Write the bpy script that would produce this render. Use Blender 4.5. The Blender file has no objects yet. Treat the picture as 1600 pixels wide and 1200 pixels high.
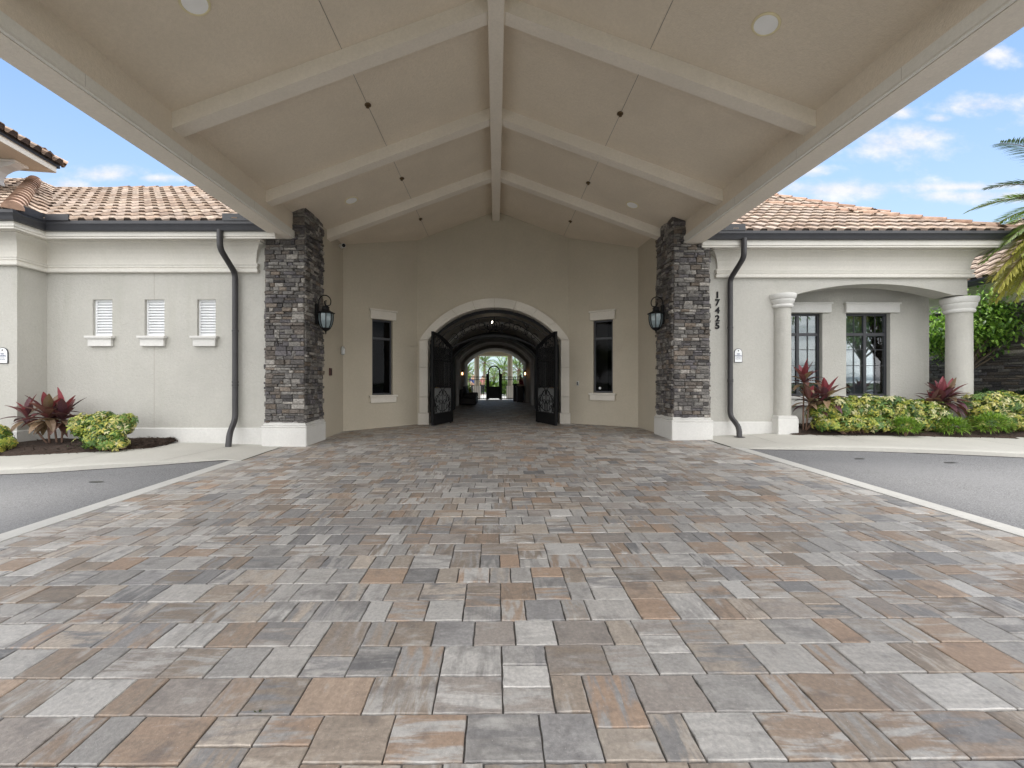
import bpy, math, random
from mathutils import Vector, Matrix, noise as mnoise
R = math.radians
rnd = random.Random(7)
F, CX, CY, EYE = 660.0, 775.0, 597.0, 1.35
scene = bpy.context.scene
col = scene.collection

# ------------------------------------------------------------------ measuring helpers
def X(px, d): return (px - CX) / F * d
def Z(py, d): return EYE + (CY - py) / F * d
def g(x, y):
    return 0.0167 * max(-14, min(11.7, y)) + 0.0067 * max(-14, min(14, x))
def GP(px, py, up=0.0):
    d = F * (EYE - up) / (py - 586 + 0.0067 * (px - CX))
    return (X(px, d), d)

# ------------------------------------------------------------------ mesh helpers
ORG = {}
class MB:
    def __init__(s): s.v = []; s.f = []; s.c = []; s.cur = (1, 1, 1)
    def quad(s, a, b, c, d, colr=None):
        n = len(s.v); s.v += [tuple(a), tuple(b), tuple(c), tuple(d)]; s.f.append((n, n+1, n+2, n+3)); s.c.append(colr or s.cur)
    def tri(s, a, b, c, colr=None):
        n = len(s.v); s.v += [tuple(a), tuple(b), tuple(c)]; s.f.append((n, n+1, n+2)); s.c.append(colr or s.cur)
    def add(s, vs, fs, colr=None):
        n = len(s.v); s.v += [tuple(p) for p in vs]
        for f in fs: s.f.append(tuple(i + n for i in f)); s.c.append(colr or s.cur)
    def box(s, x0, x1, y0, y1, z0, z1, b=0.0):
        s.obox((x0, y0, 0), (1, 0, 0), (0, 1, 0), x1-x0, y1-y0, z0, z1, b)
    def obox(s, O, U, W, w, d, z0, z1, b=0.0):
        """box with base corner O, horizontal axes U (length w), W (length d); bevel b chamfers edges"""
        O = Vector(O); U = Vector(U); W = Vector(W); K = Vector((0, 0, 1))
        P = lambda u, v, z: O + U*u + W*v + K*(z - O.z)
        if b <= 0 or min(w, d, z1-z0) < 2.2*b:
            vs = [P(0,0,z0),P(w,0,z0),P(w,d,z0),P(0,d,z0),P(0,0,z1),P(w,0,z1),P(w,d,z1),P(0,d,z1)]
            s.add(vs, [(0,3,2,1),(4,5,6,7),(0,1,5,4),(1,2,6,5),(2,3,7,6),(3,0,4,7)]); return
        vs = []
        idx = {}
        for sx in (0, 1):
            for sy in (0, 1):
                for sz in (0, 1):
                    for ax in range(3):
                        c = [sx*w, sy*d, z0 if sz == 0 else z1]
                        for k in range(3):
                            if k != ax:
                                sg = (sx, sy, sz)[k]
                                c[k] += b if sg == 0 else -b
                        idx[(sx, sy, sz, ax)] = len(vs); vs.append(P(*c))
        fs = []
        for ax in range(3):
            o = [k for k in range(3) if k != ax]
            for sg in (0, 1):
                q = []
                for (p, r) in ((0,0),(1,0),(1,1),(0,1)):
                    t = [0,0,0]; t[ax] = sg; t[o[0]] = p; t[o[1]] = r
                    q.append(idx[(*t, ax)])
                fs.append(q)
        for ax in range(3):   # edges along ax
            o = [k for k in range(3) if k != ax]
            for p in (0, 1):
                for r in (0, 1):
                    t0 = [0,0,0]; t0[o[0]] = p; t0[o[1]] = r; t1 = list(t0); t1[ax] = 1
                    fs.append([idx[(*t0,o[0])], idx[(*t1,o[0])], idx[(*t1,o[1])], idx[(*t0,o[1])]])
        for sx in (0,1):
            for sy in (0,1):
                for sz in (0,1):
                    fs.append([idx[(sx,sy,sz,0)], idx[(sx,sy,sz,1)], idx[(sx,sy,sz,2)]])
        s.add(vs, fs)
    def tube(s, pts, r, n=8, caps=True):
        pts = [Vector(p) for p in pts]; m = len(pts)
        rs = r if isinstance(r, (list, tuple)) else [r]*m
        base = len(s.v); prev = None
        for i, p in enumerate(pts):
            t = (pts[min(i+1, m-1)] - pts[max(i-1, 0)])
            t = t.normalized() if t.length > 1e-9 else Vector((0,0,1))
            if prev is None:
                a = Vector((0,0,1)) if abs(t.z) < .9 else Vector((0,1,0))
                u = t.cross(a).normalized()
            else:
                u = (prev - t * prev.dot(t)); u = u.normalized() if u.length > 1e-6 else t.orthogonal().normalized()
            prev = u; w = t.cross(u)
            for k in range(n):
                a = 2*math.pi*k/n
                s.v.append(tuple(p + (u*math.cos(a) + w*math.sin(a))*rs[i]))
        for i in range(m-1):
            for k in range(n):
                s.f.append((base+i*n+k, base+i*n+(k+1)%n, base+(i+1)*n+(k+1)%n, base+(i+1)*n+k)); s.c.append(s.cur)
        if caps:
            s.f.append(tuple(base+k for k in range(n))[::-1]); s.c.append(s.cur)
            s.f.append(tuple(base+(m-1)*n+k for k in range(n))); s.c.append(s.cur)
    def lathe(s, c, prof, n=24, a0=0, squash=1.0):
        c = Vector(c); base = len(s.v); m = len(prof)
        for (r, z) in prof:
            for k in range(n):
                a = a0 + 2*math.pi*k/n
                s.v.append((c.x + r*math.cos(a), c.y + r*squash*math.sin(a), c.z + z))
        for i in range(m-1):
            for k in range(n):
                s.f.append((base+i*n+k, base+i*n+(k+1)%n, base+(i+1)*n+(k+1)%n, base+(i+1)*n+k)); s.c.append(s.cur)
        s.f.append(tuple(base+k for k in range(n))[::-1]); s.c.append(s.cur)
        s.f.append(tuple(base+(m-1)*n+k for k in range(n))); s.c.append(s.cur)
    def sweep(s, path, prof, closed=True, caps=True):
        """profile points (o,z): o = distance to the right-hand (outward) side of a path walked in plan"""
        P = [Vector((p[0], p[1], 0)) for p in path]; n = len(P); base = len(s.v); m = len(prof)
        nr = []
        for i in range(n-1):
            t = (P[i+1]-P[i]).normalized(); nr.append(Vector((t.y, -t.x, 0)))
        for i in range(n):
            if i == 0: q = nr[0]
            elif i == n-1: q = nr[-1]
            else:
                q = (nr[i-1]+nr[i]); q = q / max(.2, q.dot(nr[i]))
            for (o, z) in prof:
                v = P[i] + q*o; s.v.append((v.x, v.y, z))
        for i in range(n-1):
            for k in range(m if closed else m-1):
                k2 = (k+1) % m
                s.f.append((base+i*m+k, base+(i+1)*m+k, base+(i+1)*m+k2, base+i*m+k2)); s.c.append(s.cur)
        if caps and closed:
            s.f.append(tuple(base+k for k in range(m))); s.c.append(s.cur)
            s.f.append(tuple(base+(n-1)*m+k for k in range(m))[::-1]); s.c.append(s.cur)
    def build(s, name, material, parent=None, smooth=False, col_attr=False, merge=False):
        o0 = ORG.get(parent.name, Vector((0,0,0))) if parent else Vector((0,0,0))
        me = bpy.data.meshes.new(name)
        me.from_pydata([(v[0]-o0.x, v[1]-o0.y, v[2]-o0.z) for v in s.v], [], s.f)
        if col_attr:
            at = me.color_attributes.new('tint', 'FLOAT_COLOR', 'CORNER')
            buf = []
            for f, c in zip(s.f, s.c):
                buf += [c[0], c[1], c[2], c[3] if len(c) > 3 else 1.0]*len(f)
            at.data.foreach_set('color', buf)
        if merge:
            import bmesh
            bm = bmesh.new(); bm.from_mesh(me); bmesh.ops.remove_doubles(bm, verts=bm.verts, dist=1e-4); bmesh.ops.recalc_face_normals(bm, faces=bm.faces); bm.to_mesh(me); bm.free()
        if smooth:
            me.polygons.foreach_set('use_smooth', [True]*len(me.polygons))
        if smooth == 'angle':
            me.set_sharp_from_angle(angle=R(38))
        me.materials.append(material)
        me.validate()
        ob = bpy.data.objects.new(name, me); col.objects.link(ob)
        if parent: ob.parent = parent; ORG[ob.name] = o0.copy()
        else: ORG[ob.name] = o0.copy()
        return ob

def thing(name, label, cat, loc=(0, 0, 0), group=None):
    o = bpy.data.objects.new(name, None); col.objects.link(o)
    o.location = loc; o.empty_display_size = .2
    o['label'] = label; o['category'] = cat
    if group: o['group'] = group
    ORG[o.name] = Vector(loc)
    return o
def tag(o, label, cat, group=None, kind=None):
    o['label'] = label; o['category'] = cat
    if group: o['group'] = group
    if kind: o['kind'] = kind
    return o
def struct(o, label=None, kind='structure'):
    o['kind'] = kind
    if label: o['label'] = label; o['category'] = o.name.split('.')[0].replace('_', ' ')
    return o

# ------------------------------------------------------------------ materials
def newmat(name):
    m = bpy.data.materials.new(name); m.use_nodes = True
    nt = m.node_tree; b = nt.nodes['Principled BSDF']
    return m, nt, b
def N(nt, typ, **kw):
    n = nt.nodes.new(typ)
    for k, v in kw.items():
        if k in n.inputs: n.inputs[k].default_value = v
        else: setattr(n, k, v)
    return n
def L(nt, a, b): nt.links.new(a, b)
def math_(nt, op, a, b=None, clamp=False):
    n = nt.nodes.new('ShaderNodeMath'); n.operation = op; n.use_clamp = clamp
    for i, v in enumerate((a, b)):
        if v is None: continue
        if isinstance(v, (int, float)): n.inputs[i].default_value = v
        else: nt.links.new(v, n.inputs[i])
    return n.outputs[0]
def mapr(nt, v, a, b, c=0., d=1., smooth=False):
    n = nt.nodes.new('ShaderNodeMapRange'); n.interpolation_type = 'SMOOTHSTEP' if smooth else 'LINEAR'
    nt.links.new(v, n.inputs[0])
    for i, k in enumerate((a, b, c, d)): n.inputs[i+1].default_value = k
    return n.outputs[0]
def mix(nt, fac, a, b, mode='MIX'):
    n = nt.nodes.new('ShaderNodeMix'); n.data_type = 'RGBA'; n.blend_type = mode
    for i, v in ((0, fac), (6, a), (7, b)):
        if isinstance(v, (int, float)): n.inputs[i].default_value = v
        elif isinstance(v, (tuple, list)): n.inputs[i].default_value = (*v[:3], 1)
        else: nt.links.new(v, n.inputs[i])
    return n.outputs[2]
def noise(nt, vec, scale, detail=4, rough=.55, dist=0):
    n = nt.nodes.new('ShaderNodeTexNoise'); n.inputs['Scale'].default_value = scale
    n.inputs['Detail'].default_value = detail; n.inputs['Roughness'].default_value = rough; n.inputs['Distortion'].default_value = dist
    if vec is not None: nt.links.new(vec, n.inputs['Vector'])
    return n.outputs['Fac']
def coords(nt, scale=(1, 1, 1), world=True):
    if world:
        src = nt.nodes.new('ShaderNodeNewGeometry').outputs['Position']
    else:
        src = nt.nodes.new('ShaderNodeTexCoord').outputs['Object']
    if scale == (1, 1, 1): return src
    m = nt.nodes.new('ShaderNodeMapping'); m.inputs['Scale'].default_value = scale
    nt.links.new(src, m.inputs['Vector']); return m.outputs[0]
def bump(nt, b, h, strength=.3, dist=.01):
    n = nt.nodes.new('ShaderNodeBump'); n.inputs['Strength'].default_value = strength; n.inputs['Distance'].default_value = dist
    nt.links.new(h, n.inputs['Height']); nt.links.new(n.outputs[0], b.inputs['Normal'])

def plain(name, c, rough=.6, metal=0., var=.12, scale=6., bscale=0, bstr=.2, spec=.5):
    m, nt, b = newmat(name)
    p = coords(nt)
    f = noise(nt, p, scale, 5)
    lo = tuple(max(0, x*(1-var)) for x in c); hi = tuple(min(1, x*(1+var)) for x in c)
    L(nt, mix(nt, mapr(nt, f, .3, .7), lo, hi), b.inputs['Base Color'])
    b.inputs['Roughness'].default_value = rough; b.inputs['Metallic'].default_value = metal
    b.inputs['Specular IOR Level'].default_value = spec
    if bscale:
        bump(nt, b, noise(nt, p, bscale, 3), bstr, .006)
    return m

def stucco(name, c, var=.05, bstr=.35, stain=.10, bscale=95):
    m, nt, b = newmat(name)
    p = coords(nt)
    f1 = noise(nt, p, 1.3, 5); f2 = noise(nt, p, 28, 4)
    lo = tuple(x*(1-var) for x in c); hi = tuple(min(1, x*(1+var)) for x in c)
    base = mix(nt, mapr(nt, f1, .3, .7), lo, hi)
    base = mix(nt, mapr(nt, f2, .35, .7, 0, .45), base, tuple(x*.84 for x in c))
    base = mix(nt, mapr(nt, noise(nt, p, 120, 3), .4, .7, 0, .35), base, tuple(x*.80 for x in c))
    st = noise(nt, coords(nt, (2.6, 2.6, .28)), 1.0, 6, .6)      # rain streaks
    base = mix(nt, mapr(nt, st, .55, .78, 0, stain*3), base, tuple(x*k for x, k in zip(c, (.72, .74, .66))))
    L(nt, base, b.inputs['Base Color']); b.inputs['Roughness'].default_value = .9
    b.inputs['Specular IOR Level'].default_value = .25
    h = math_(nt, 'ADD', noise(nt, p, bscale, 4, .65), math_(nt, 'MULTIPLY', noise(nt, p, bscale*.28, 2), .7))
    bump(nt, b, h, bstr, .012)
    return m

def tinted(name, mottling=.3, mscale=30, rough=.8, bscale=60, bstr=.5, spec=.3, stretch=(1, 1, 1), trans=0, dist=.01):
    m, nt, b = newmat(name)
    a = nt.nodes.new('ShaderNodeAttribute'); a.attribute_name = 'tint'
    p = coords(nt, stretch)
    f = noise(nt, p, mscale, 5, .65)
    dark = mix(nt, 1., a.outputs['Color'], (1-mottling,)*3, 'MULTIPLY')
    lite = mix(nt, 1., a.outputs['Color'], (1+mottling,)*3, 'MULTIPLY')
    L(nt, mix(nt, mapr(nt, f, .3, .7), dark, lite), b.inputs['Base Color'])
    b.inputs['Roughness'].default_value = rough; b.inputs['Specular IOR Level'].default_value = spec
    if bstr: bump(nt, b, noise(nt, coords(nt), bscale, 4, .6), bstr, dist)
    if trans:
        out = nt.nodes['Material Output']; tr = nt.nodes.new('ShaderNodeBsdfTranslucent'); ms = nt.nodes.new('ShaderNodeMixShader')
        L(nt, mix(nt, 1., a.outputs['Color'], (1.1, 1.2, .7), 'MULTIPLY'), tr.inputs[0]); ms.inputs[0].default_value = trans
        L(nt, b.outputs[0], ms.inputs[1]); L(nt, tr.outputs[0], ms.inputs[2]); L(nt, ms.outputs[0], out.inputs[0])
    return m

M = {}
M['wall'] = stucco('wall_stucco', (.505, .492, .449), var=.06, bstr=.9, stain=.13, bscale=62)
M['wall_warm'] = stucco('portico_stucco', (.50, .45, .36), stain=.05)
M['ceil'] = stucco('ceiling_stucco', (.725, .64, .525), var=.06, bstr=.45, stain=.03, bscale=60)
M['beam'] = stucco('beam_stucco', (.77, .705, .615), var=.05, bstr=.25, stain=.05)
M['trim'] = stucco('cast_stone_trim', (.73, .705, .645), var=.04, bstr=.12, stain=.07, bscale=140)
M['stonetrim'] = stucco('cast_stone_white', (.67, .66, .63), var=.09, bstr=.12, stain=.05, bscale=60)
M['archstone'] = stucco('arch_stone', (.66, .62, .55), var=.08, bstr=.12, stain=.05, bscale=60)
M['gutter'] = plain('charcoal_gutter', (.030, .031, .036), .42, 0, .15)
M['spout'] = plain('bronze_downspout', (.036, .034, .036), .4, 0, .2)
M['groove'] = plain('joint_sealant', (.20, .19, .17), .9)
M['iron'] = plain('wrought_iron', (.008, .008, .009), .55, 0, .2, spec=.22)
M['seam'] = plain('hairline_seam', (.36, .33, .29), .9)
M['white'] = plain('white_paint', (.80, .81, .815), .5, 0, .03)
M['frame'] = plain('charcoal_window_frame', (.028, .029, .034), .4)
M['concrete'] = stucco('sidewalk_concrete', (.50, .485, .44), var=.08, bstr=.15, stain=.0, bscale=180)
M['strip'] = stucco('edging_concrete', (.54, .53, .50), var=.09, bstr=.15, stain=.0, bscale=140)
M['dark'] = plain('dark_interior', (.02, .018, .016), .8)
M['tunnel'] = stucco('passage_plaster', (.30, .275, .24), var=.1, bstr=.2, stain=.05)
M['rib'] = stucco('passage_rib', (.48, .46, .43), var=.08, bstr=.15, stain=.05)
M['stone'] = tinted('ledge_stone', .5, 26, .85, 55, .8, .3, (1, 1, 1.6), dist=.02)
M['tile'] = tinted('clay_tile', .30, 9, .75, 70, .35, .3)
M['leaf'] = tinted('leaf', .22, 40, .45, 20, .1, .5, trans=.25)
M['bark'] = plain('bark', (.16, .125, .09), .9, 0, .35, 30, 40, .6)
M['stem'] = plain('plant_stem', (.17, .10, .07), .8, 0, .3, 40)
M['fascia'] = M['trim']

def make_asphalt():
    m, nt, b = newmat('asphalt'); p = coords(nt)
    v = nt.nodes.new('ShaderNodeTexVoronoi'); v.inputs['Scale'].default_value = 140; L(nt, p, v.inputs['Vector'])
    sep = nt.nodes.new('ShaderNodeSeparateColor'); L(nt, v.outputs['Color'], sep.inputs[0])
    c = mix(nt, sep.outputs[0], (.10, .10, .102), (.265, .265, .27))
    big = noise(nt, p, .9, 5)
    c = mix(nt, mapr(nt, big, .35, .7, 0, .55), c, (.215, .215, .22))
    L(nt, c, b.inputs['Base Color']); b.inputs['Roughness'].default_value = .9
    bump(nt, b, v.outputs['Distance'], .5, .006)
    return m
M['asphalt'] = make_asphalt()

def make_paver():
    m, nt, b = newmat('tumbled_paver')
    a = nt.nodes.new('ShaderNodeAttribute'); a.attribute_name = 'tint'
    a2 = nt.nodes.new('ShaderNodeAttribute'); a2.attribute_name = 'blend'
    off = nt.nodes.new('ShaderNodeAttribute'); off.attribute_name = 'shift'
    p = coords(nt)
    vm = nt.nodes.new('ShaderNodeVectorMath'); vm.operation = 'ADD'; L(nt, p, vm.inputs[0]); L(nt, off.outputs['Vector'], vm.inputs[1])
    mp = nt.nodes.new('ShaderNodeMapping'); mp.inputs['Scale'].default_value = (1.6, 9, 1); L(nt, vm.outputs[0], mp.inputs[0])
    sa = noise(nt, mp.outputs[0], 2.0, 5, .62, .5)
    mp2 = nt.nodes.new('ShaderNodeMapping'); mp2.inputs['Scale'].default_value = (9, 1.6, 1); L(nt, vm.outputs[0], mp2.inputs[0])
    sb = noise(nt, mp2.outputs[0], 2.0, 5, .62, .5)
    sz = nt.nodes.new('ShaderNodeSeparateXYZ'); L(nt, off.outputs['Vector'], sz.inputs[0])
    streak = math_(nt, 'ADD', math_(nt, 'MULTIPLY', sa, math_(nt, 'SUBTRACT', 1., sz.outputs[2])), math_(nt, 'MULTIPLY', sb, sz.outputs[2]))
    c = mix(nt, mapr(nt, streak, .42, .60, 0, 1, True), a.outputs['Color'], a2.outputs['Color'])
    fine = noise(nt, vm.outputs[0], 55, 5, .7)
    c = mix(nt, mapr(nt, fine, .3, .72, 0, 1), mix(nt, 1., c, (.74, .74, .75), 'MULTIPLY'), mix(nt, 1., c, (1.2, 1.2, 1.19), 'MULTIPLY'))
    bl = noise(nt, vm.outputs[0], 7, 4, .6)
    c = mix(nt, mapr(nt, math_(nt, 'ADD', math_(nt, 'MULTIPLY', bl, .55), math_(nt, 'MULTIPLY', streak, .45)), .54, .66, 0, .75), c, (.46, .445, .42))
    bl2 = noise(nt, vm.outputs[0], 5.3, 4, .65, .3)
    c = mix(nt, mapr(nt, bl2, .30, .46, .55, 0), c, (.12, .112, .11))
    v = nt.nodes.new('ShaderNodeTexVoronoi'); v.inputs['Scale'].default_value = 75; L(nt, p, v.inputs['Vector'])
    sp = mapr(nt, v.outputs['Distance'], .06, .14, 1, 0)
    sepv = nt.nodes.new('ShaderNodeSeparateColor'); L(nt, v.outputs['Color'], sepv.inputs[0])
    sp = math_(nt, 'MULTIPLY', sp, math_(nt, 'GREATER_THAN', sepv.outputs[0], .78))
    c = mix(nt, math_(nt, 'MULTIPLY', sp, .75), c, (.62, .60, .57))
    L(nt, c, b.inputs['Base Color'])
    L(nt, mapr(nt, fine, .3, .7, .5, .72), b.inputs['Roughness'])
    b.inputs['Specular IOR Level'].default_value = .45
    h = math_(nt, 'ADD', fine, math_(nt, 'MULTIPLY', noise(nt, p, 260, 2), .5))
    bump(nt, b, h, .35, .006)
    return m
M['paver'] = make_paver()

def make_mulch():
    m, nt, b = newmat('mulch'); p = coords(nt)
    f = noise(nt, p, 45, 5, .7)
    L(nt, mix(nt, mapr(nt, f, .35, .7), (.018, .011, .008), (.10, .062, .042)), b.inputs['Base Color'])
    b.inputs['Roughness'].default_value = .95
    bump(nt, b, f, .9, .04)
    return m
M['mulch'] = make_mulch()

def glass(name, tint=(.75, .8, .8), refl=.28, rough=.01, fm=1.0):
    m, nt, b = newmat(name); out = nt.nodes['Material Output']
    t = nt.nodes.new('ShaderNodeBsdfTransparent'); t.inputs[0].default_value = (*tint, 1)
    gl = nt.nodes.new('ShaderNodeBsdfGlossy'); gl.inputs['Roughness'].default_value = rough; gl.inputs[0].default_value = (.9, .92, .95, 1)
    lw = nt.nodes.new('ShaderNodeFresnel'); lw.inputs[0].default_value = 1.5
    f = math_(nt, 'ADD', math_(nt, 'MULTIPLY', lw.outputs[0], fm), refl, True)
    ms = nt.nodes.new('ShaderNodeMixShader'); L(nt, f, ms.inputs[0]); L(nt, t.outputs[0], ms.inputs[1]); L(nt, gl.outputs[0], ms.inputs[2])
    L(nt, ms.outputs[0], out.inputs[0]); return m
M['glass'] = glass('window_glass', refl=.035)
M['glassdark'] = glass('tinted_window_glass', (.4, .4, .42), .0, .03, .10)
M['gateglass'] = glass('gate_glass', (.6, .62, .62), .10, .02, 1.0)
M['lampglass'] = plain('frosted_lamp_glass', (.20, .25, .265), .2, 0, .15, 12)
M['blind'] = plain('roller_blind', (.17, .18, .145), .8, 0, .06, 3)
def emit(name, c, s):
    m, nt, b = newmat(name); b.inputs['Emission Color'].default_value = (*c, 1); b.inputs['Emission Strength'].default_value = s
    b.inputs['Base Color'].default_value = (*c, 1); return m
M['bulb'] = emit('warm_bulb', (1., .55, .25), 2.5)
M['bulb_white'] = emit('white_bulb', (1., .9, .75), 8)

# ------------------------------------------------------------------ world and sun
world = bpy.data.worlds.new('World'); scene.world = world; world.use_nodes = True
SUN_EL, SUN_AZ = 60, 4     # azimuth from +Y towards +X
def make_world():
    nt = world.node_tree; bg = nt.nodes['Background']
    sky = nt.nodes.new('ShaderNodeTexSky'); sky.sky_type = 'NISHITA'; sky.sun_disc = False
    sky.sun_elevation = R(SUN_EL); sky.sun_rotation = R(SUN_AZ); sky.air_density = 1.0; sky.dust_density = .6; sky.ozone_density = 1.6
    tc = nt.nodes.new('ShaderNodeTexCoord'); d = tc.outputs['Generated']
    sep = nt.nodes.new('ShaderNodeSeparateXYZ'); L(nt, d, sep.inputs[0])
    x, y, z = sep.outputs
    ys = math_(nt, 'MAXIMUM', y, .02)
    a = math_(nt, 'DIVIDE', x, ys); bq = math_(nt, 'DIVIDE', z, ys)
    nz = nt.nodes.new('ShaderNodeTexNoise'); nz.inputs['Scale'].default_value = 9; nz.inputs['Detail'].default_value = 7; nz.inputs['Roughness'].default_value = .62
    cmb = nt.nodes.new('ShaderNodeCombineXYZ'); L(nt, a, cmb.inputs[0]); L(nt, math_(nt, 'MULTIPLY', bq, 1.7), cmb.inputs[1])
    L(nt, cmb.outputs[0], nz.inputs['Vector'])
    nf = nz.outputs['Fac']
    blobs = [(.93,.565,.17,.05),(1.0,.585,.10,.03),(1.15,.655,.13,.032),(1.17,.775,.09,.03),(.96,.64,.05,.018),(1.05,.625,.04,.012),
             (.80,.455,.34,.03),(1.10,.462,.30,.014),(1.2,.44,.4,.02),(-.92,.492,.10,.022),(-1.02,.465,.07,.022),(-.80,.482,.06,.012),(1.45,.62,.2,.05),(.72,.50,.10,.02)]
    acc = None
    for (a0, b0, ra, rb) in blobs:
        u = math_(nt, 'DIVIDE', math_(nt, 'SUBTRACT', a, a0), ra); v = math_(nt, 'DIVIDE', math_(nt, 'SUBTRACT', bq, b0), rb)
        q = math_(nt, 'SQRT', math_(nt, 'ADD', math_(nt, 'MULTIPLY', u, u), math_(nt, 'MULTIPLY', v, v)))
        e = math_(nt, 'SUBTRACT', 1.25, q)
        acc = e if acc is None else math_(nt, 'MAXIMUM', acc, e)
    dens = math_(nt, 'ADD', acc, math_(nt, 'MULTIPLY', math_(nt, 'SUBTRACT', nf, .5), 3.4))
    dens = mapr(nt, dens, .05, 1.55, 0, .93, True)
    dens = math_(nt, 'MULTIPLY', dens, math_(nt, 'GREATER_THAN', y, .05))
    # unseen high broken cloud, added behind and above the viewer as fill light
    zz = math_(nt, 'ADD', math_(nt, 'MAXIMUM', z, 0), .18)
    c2 = nt.nodes.new('ShaderNodeCombineXYZ'); L(nt, math_(nt, 'DIVIDE', x, zz), c2.inputs[0]); L(nt, math_(nt, 'DIVIDE', y, zz), c2.inputs[1])
    n2 = noise(nt, c2.outputs[0], 1.1, 6, .6)
    back = mapr(nt, y, .25, -.25, 0, 1, True)
    top = mapr(nt, z, .72, .92, 0, 1, True)
    cov = math_(nt, 'MAXIMUM', back, top)
    d2 = math_(nt, 'MULTIPLY', mapr(nt, n2, .30, .52, 0, .95, True), cov)
    tot = math_(nt, 'MAXIMUM', dens, d2)
    hz = mapr(nt, z, .0, .62, .80, 0, True)       # pale air near the horizon
    skyc = mix(nt, 1., sky.outputs[0], (.50, .60, .66), 'MULTIPLY')
    skyc = mix(nt, hz, skyc, (2.35, 2.75, 3.15))
    shade = mapr(nt, nf, .3, .75, 2.7, 3.5)
    shade = math_(nt, 'ADD', shade, math_(nt, 'MULTIPLY', cov, 7.5))  # added rear and overhead cloud brightened to light facade and canopy
    cc = nt.nodes.new('ShaderNodeCombineXYZ'); L(nt, shade, cc.inputs[0]); L(nt, math_(nt, 'MULTIPLY', shade, .99), cc.inputs[1]); L(nt, math_(nt, 'MULTIPLY', shade, .985), cc.inputs[2])
    L(nt, mix(nt, tot, skyc, cc.outputs[0]), bg.inputs['Color'])
    bg.inputs['Strength'].default_value = .10
make_world()
sd = bpy.data.lights.new('sun', 'SUN'); sd.energy = 1.0; sd.angle = R(16); sd.color = (1, .955, .88)
so = bpy.data.objects.new('sun', sd); col.objects.link(so)
sv = Vector((math.sin(R(SUN_AZ))*math.cos(R(SUN_EL)), math.cos(R(SUN_AZ))*math.cos(R(SUN_EL)), math.sin(R(SUN_EL))))
so.rotation_euler = (-sv).to_track_quat('-Z', 'Y').to_euler()

cd = bpy.data.cameras.new('camera'); cam = bpy.data.objects.new('camera', cd); col.objects.link(cam)
cam.location = (0, 0, EYE); cam.rotation_euler = (R(90), 0, 0)
cd.sensor_fit = 'HORIZONTAL'; cd.sensor_width = 36; cd.lens = F/1600*36
cd.shift_x = (800-CX)/1600; cd.shift_y = (CY-600)/1600
cd.clip_start = .05; cd.clip_end = 2000
scene.camera = cam
scene.view_settings.view_transform = 'Standard'; scene.view_settings.look = 'None'
scene.view_settings.exposure = 1.65; scene.view_settings.gamma = 1.0; scene.view_settings.use_curve_mapping = False
try:
    scene.cycles.max_bounces = 10; scene.cycles.diffuse_bounces = 6; scene.cycles.transparent_max_bounces = 12
except Exception: pass

# ------------------------------------------------------------------ ground sheets
def sheet(name, xs, ys, dz, material, label=None):
    mb = MB()
    for i in range(len(xs)-1):
        for j in range(len(ys)-1):
            c = [(xs[i],ys[j]),(xs[i+1],ys[j]),(xs[i+1],ys[j+1]),(xs[i],ys[j+1])]
            mb.quad(*[(x, y, g(x, y)+dz) for x, y in c])
    return struct(mb.build(name, material, merge=True), label)
M['soil'] = plain('far_lawn', (.06, .085, .03), .95, 0, .3, 3)
sheet('ground', [-600,-14,-4,4,14,600], [-600,-14,0,11.7,600], -.06, M['soil'])
sheet('road', [-80,-14,-4.29], [-60,-14,0,8.2], -.012, M['asphalt'])
sheet('road', [4.5,14,80], [-60,-14,0,8.6], -.012, M['asphalt'])
sheet('pool_deck', [-60,-14,14,60], [26.2,90], .02, M['strip'])
for x0, x1, y1 in ((-4.29,-4.095,6.78),(4.305,4.5,7.72)):
    mb = MB(); y = -5
    while y < y1:
        y2 = min(y+1.52, y1)
        c = [(x0,y),(x1,y),(x1,y2-.006),(x0,y2-.006)]
        t = [(x, yy, g(x,yy)+.003) for x, yy in c]; bt = [(x, yy, g(x,yy)-.05) for x, yy in c]
        mb.quad(*t)
        for k in range(4): mb.quad(bt[k], bt[(k+1)%4], t[(k+1)%4], t[k])
        y = y2
    struct(mb.build('kerb_strip', M['strip'], merge=False))

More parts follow.
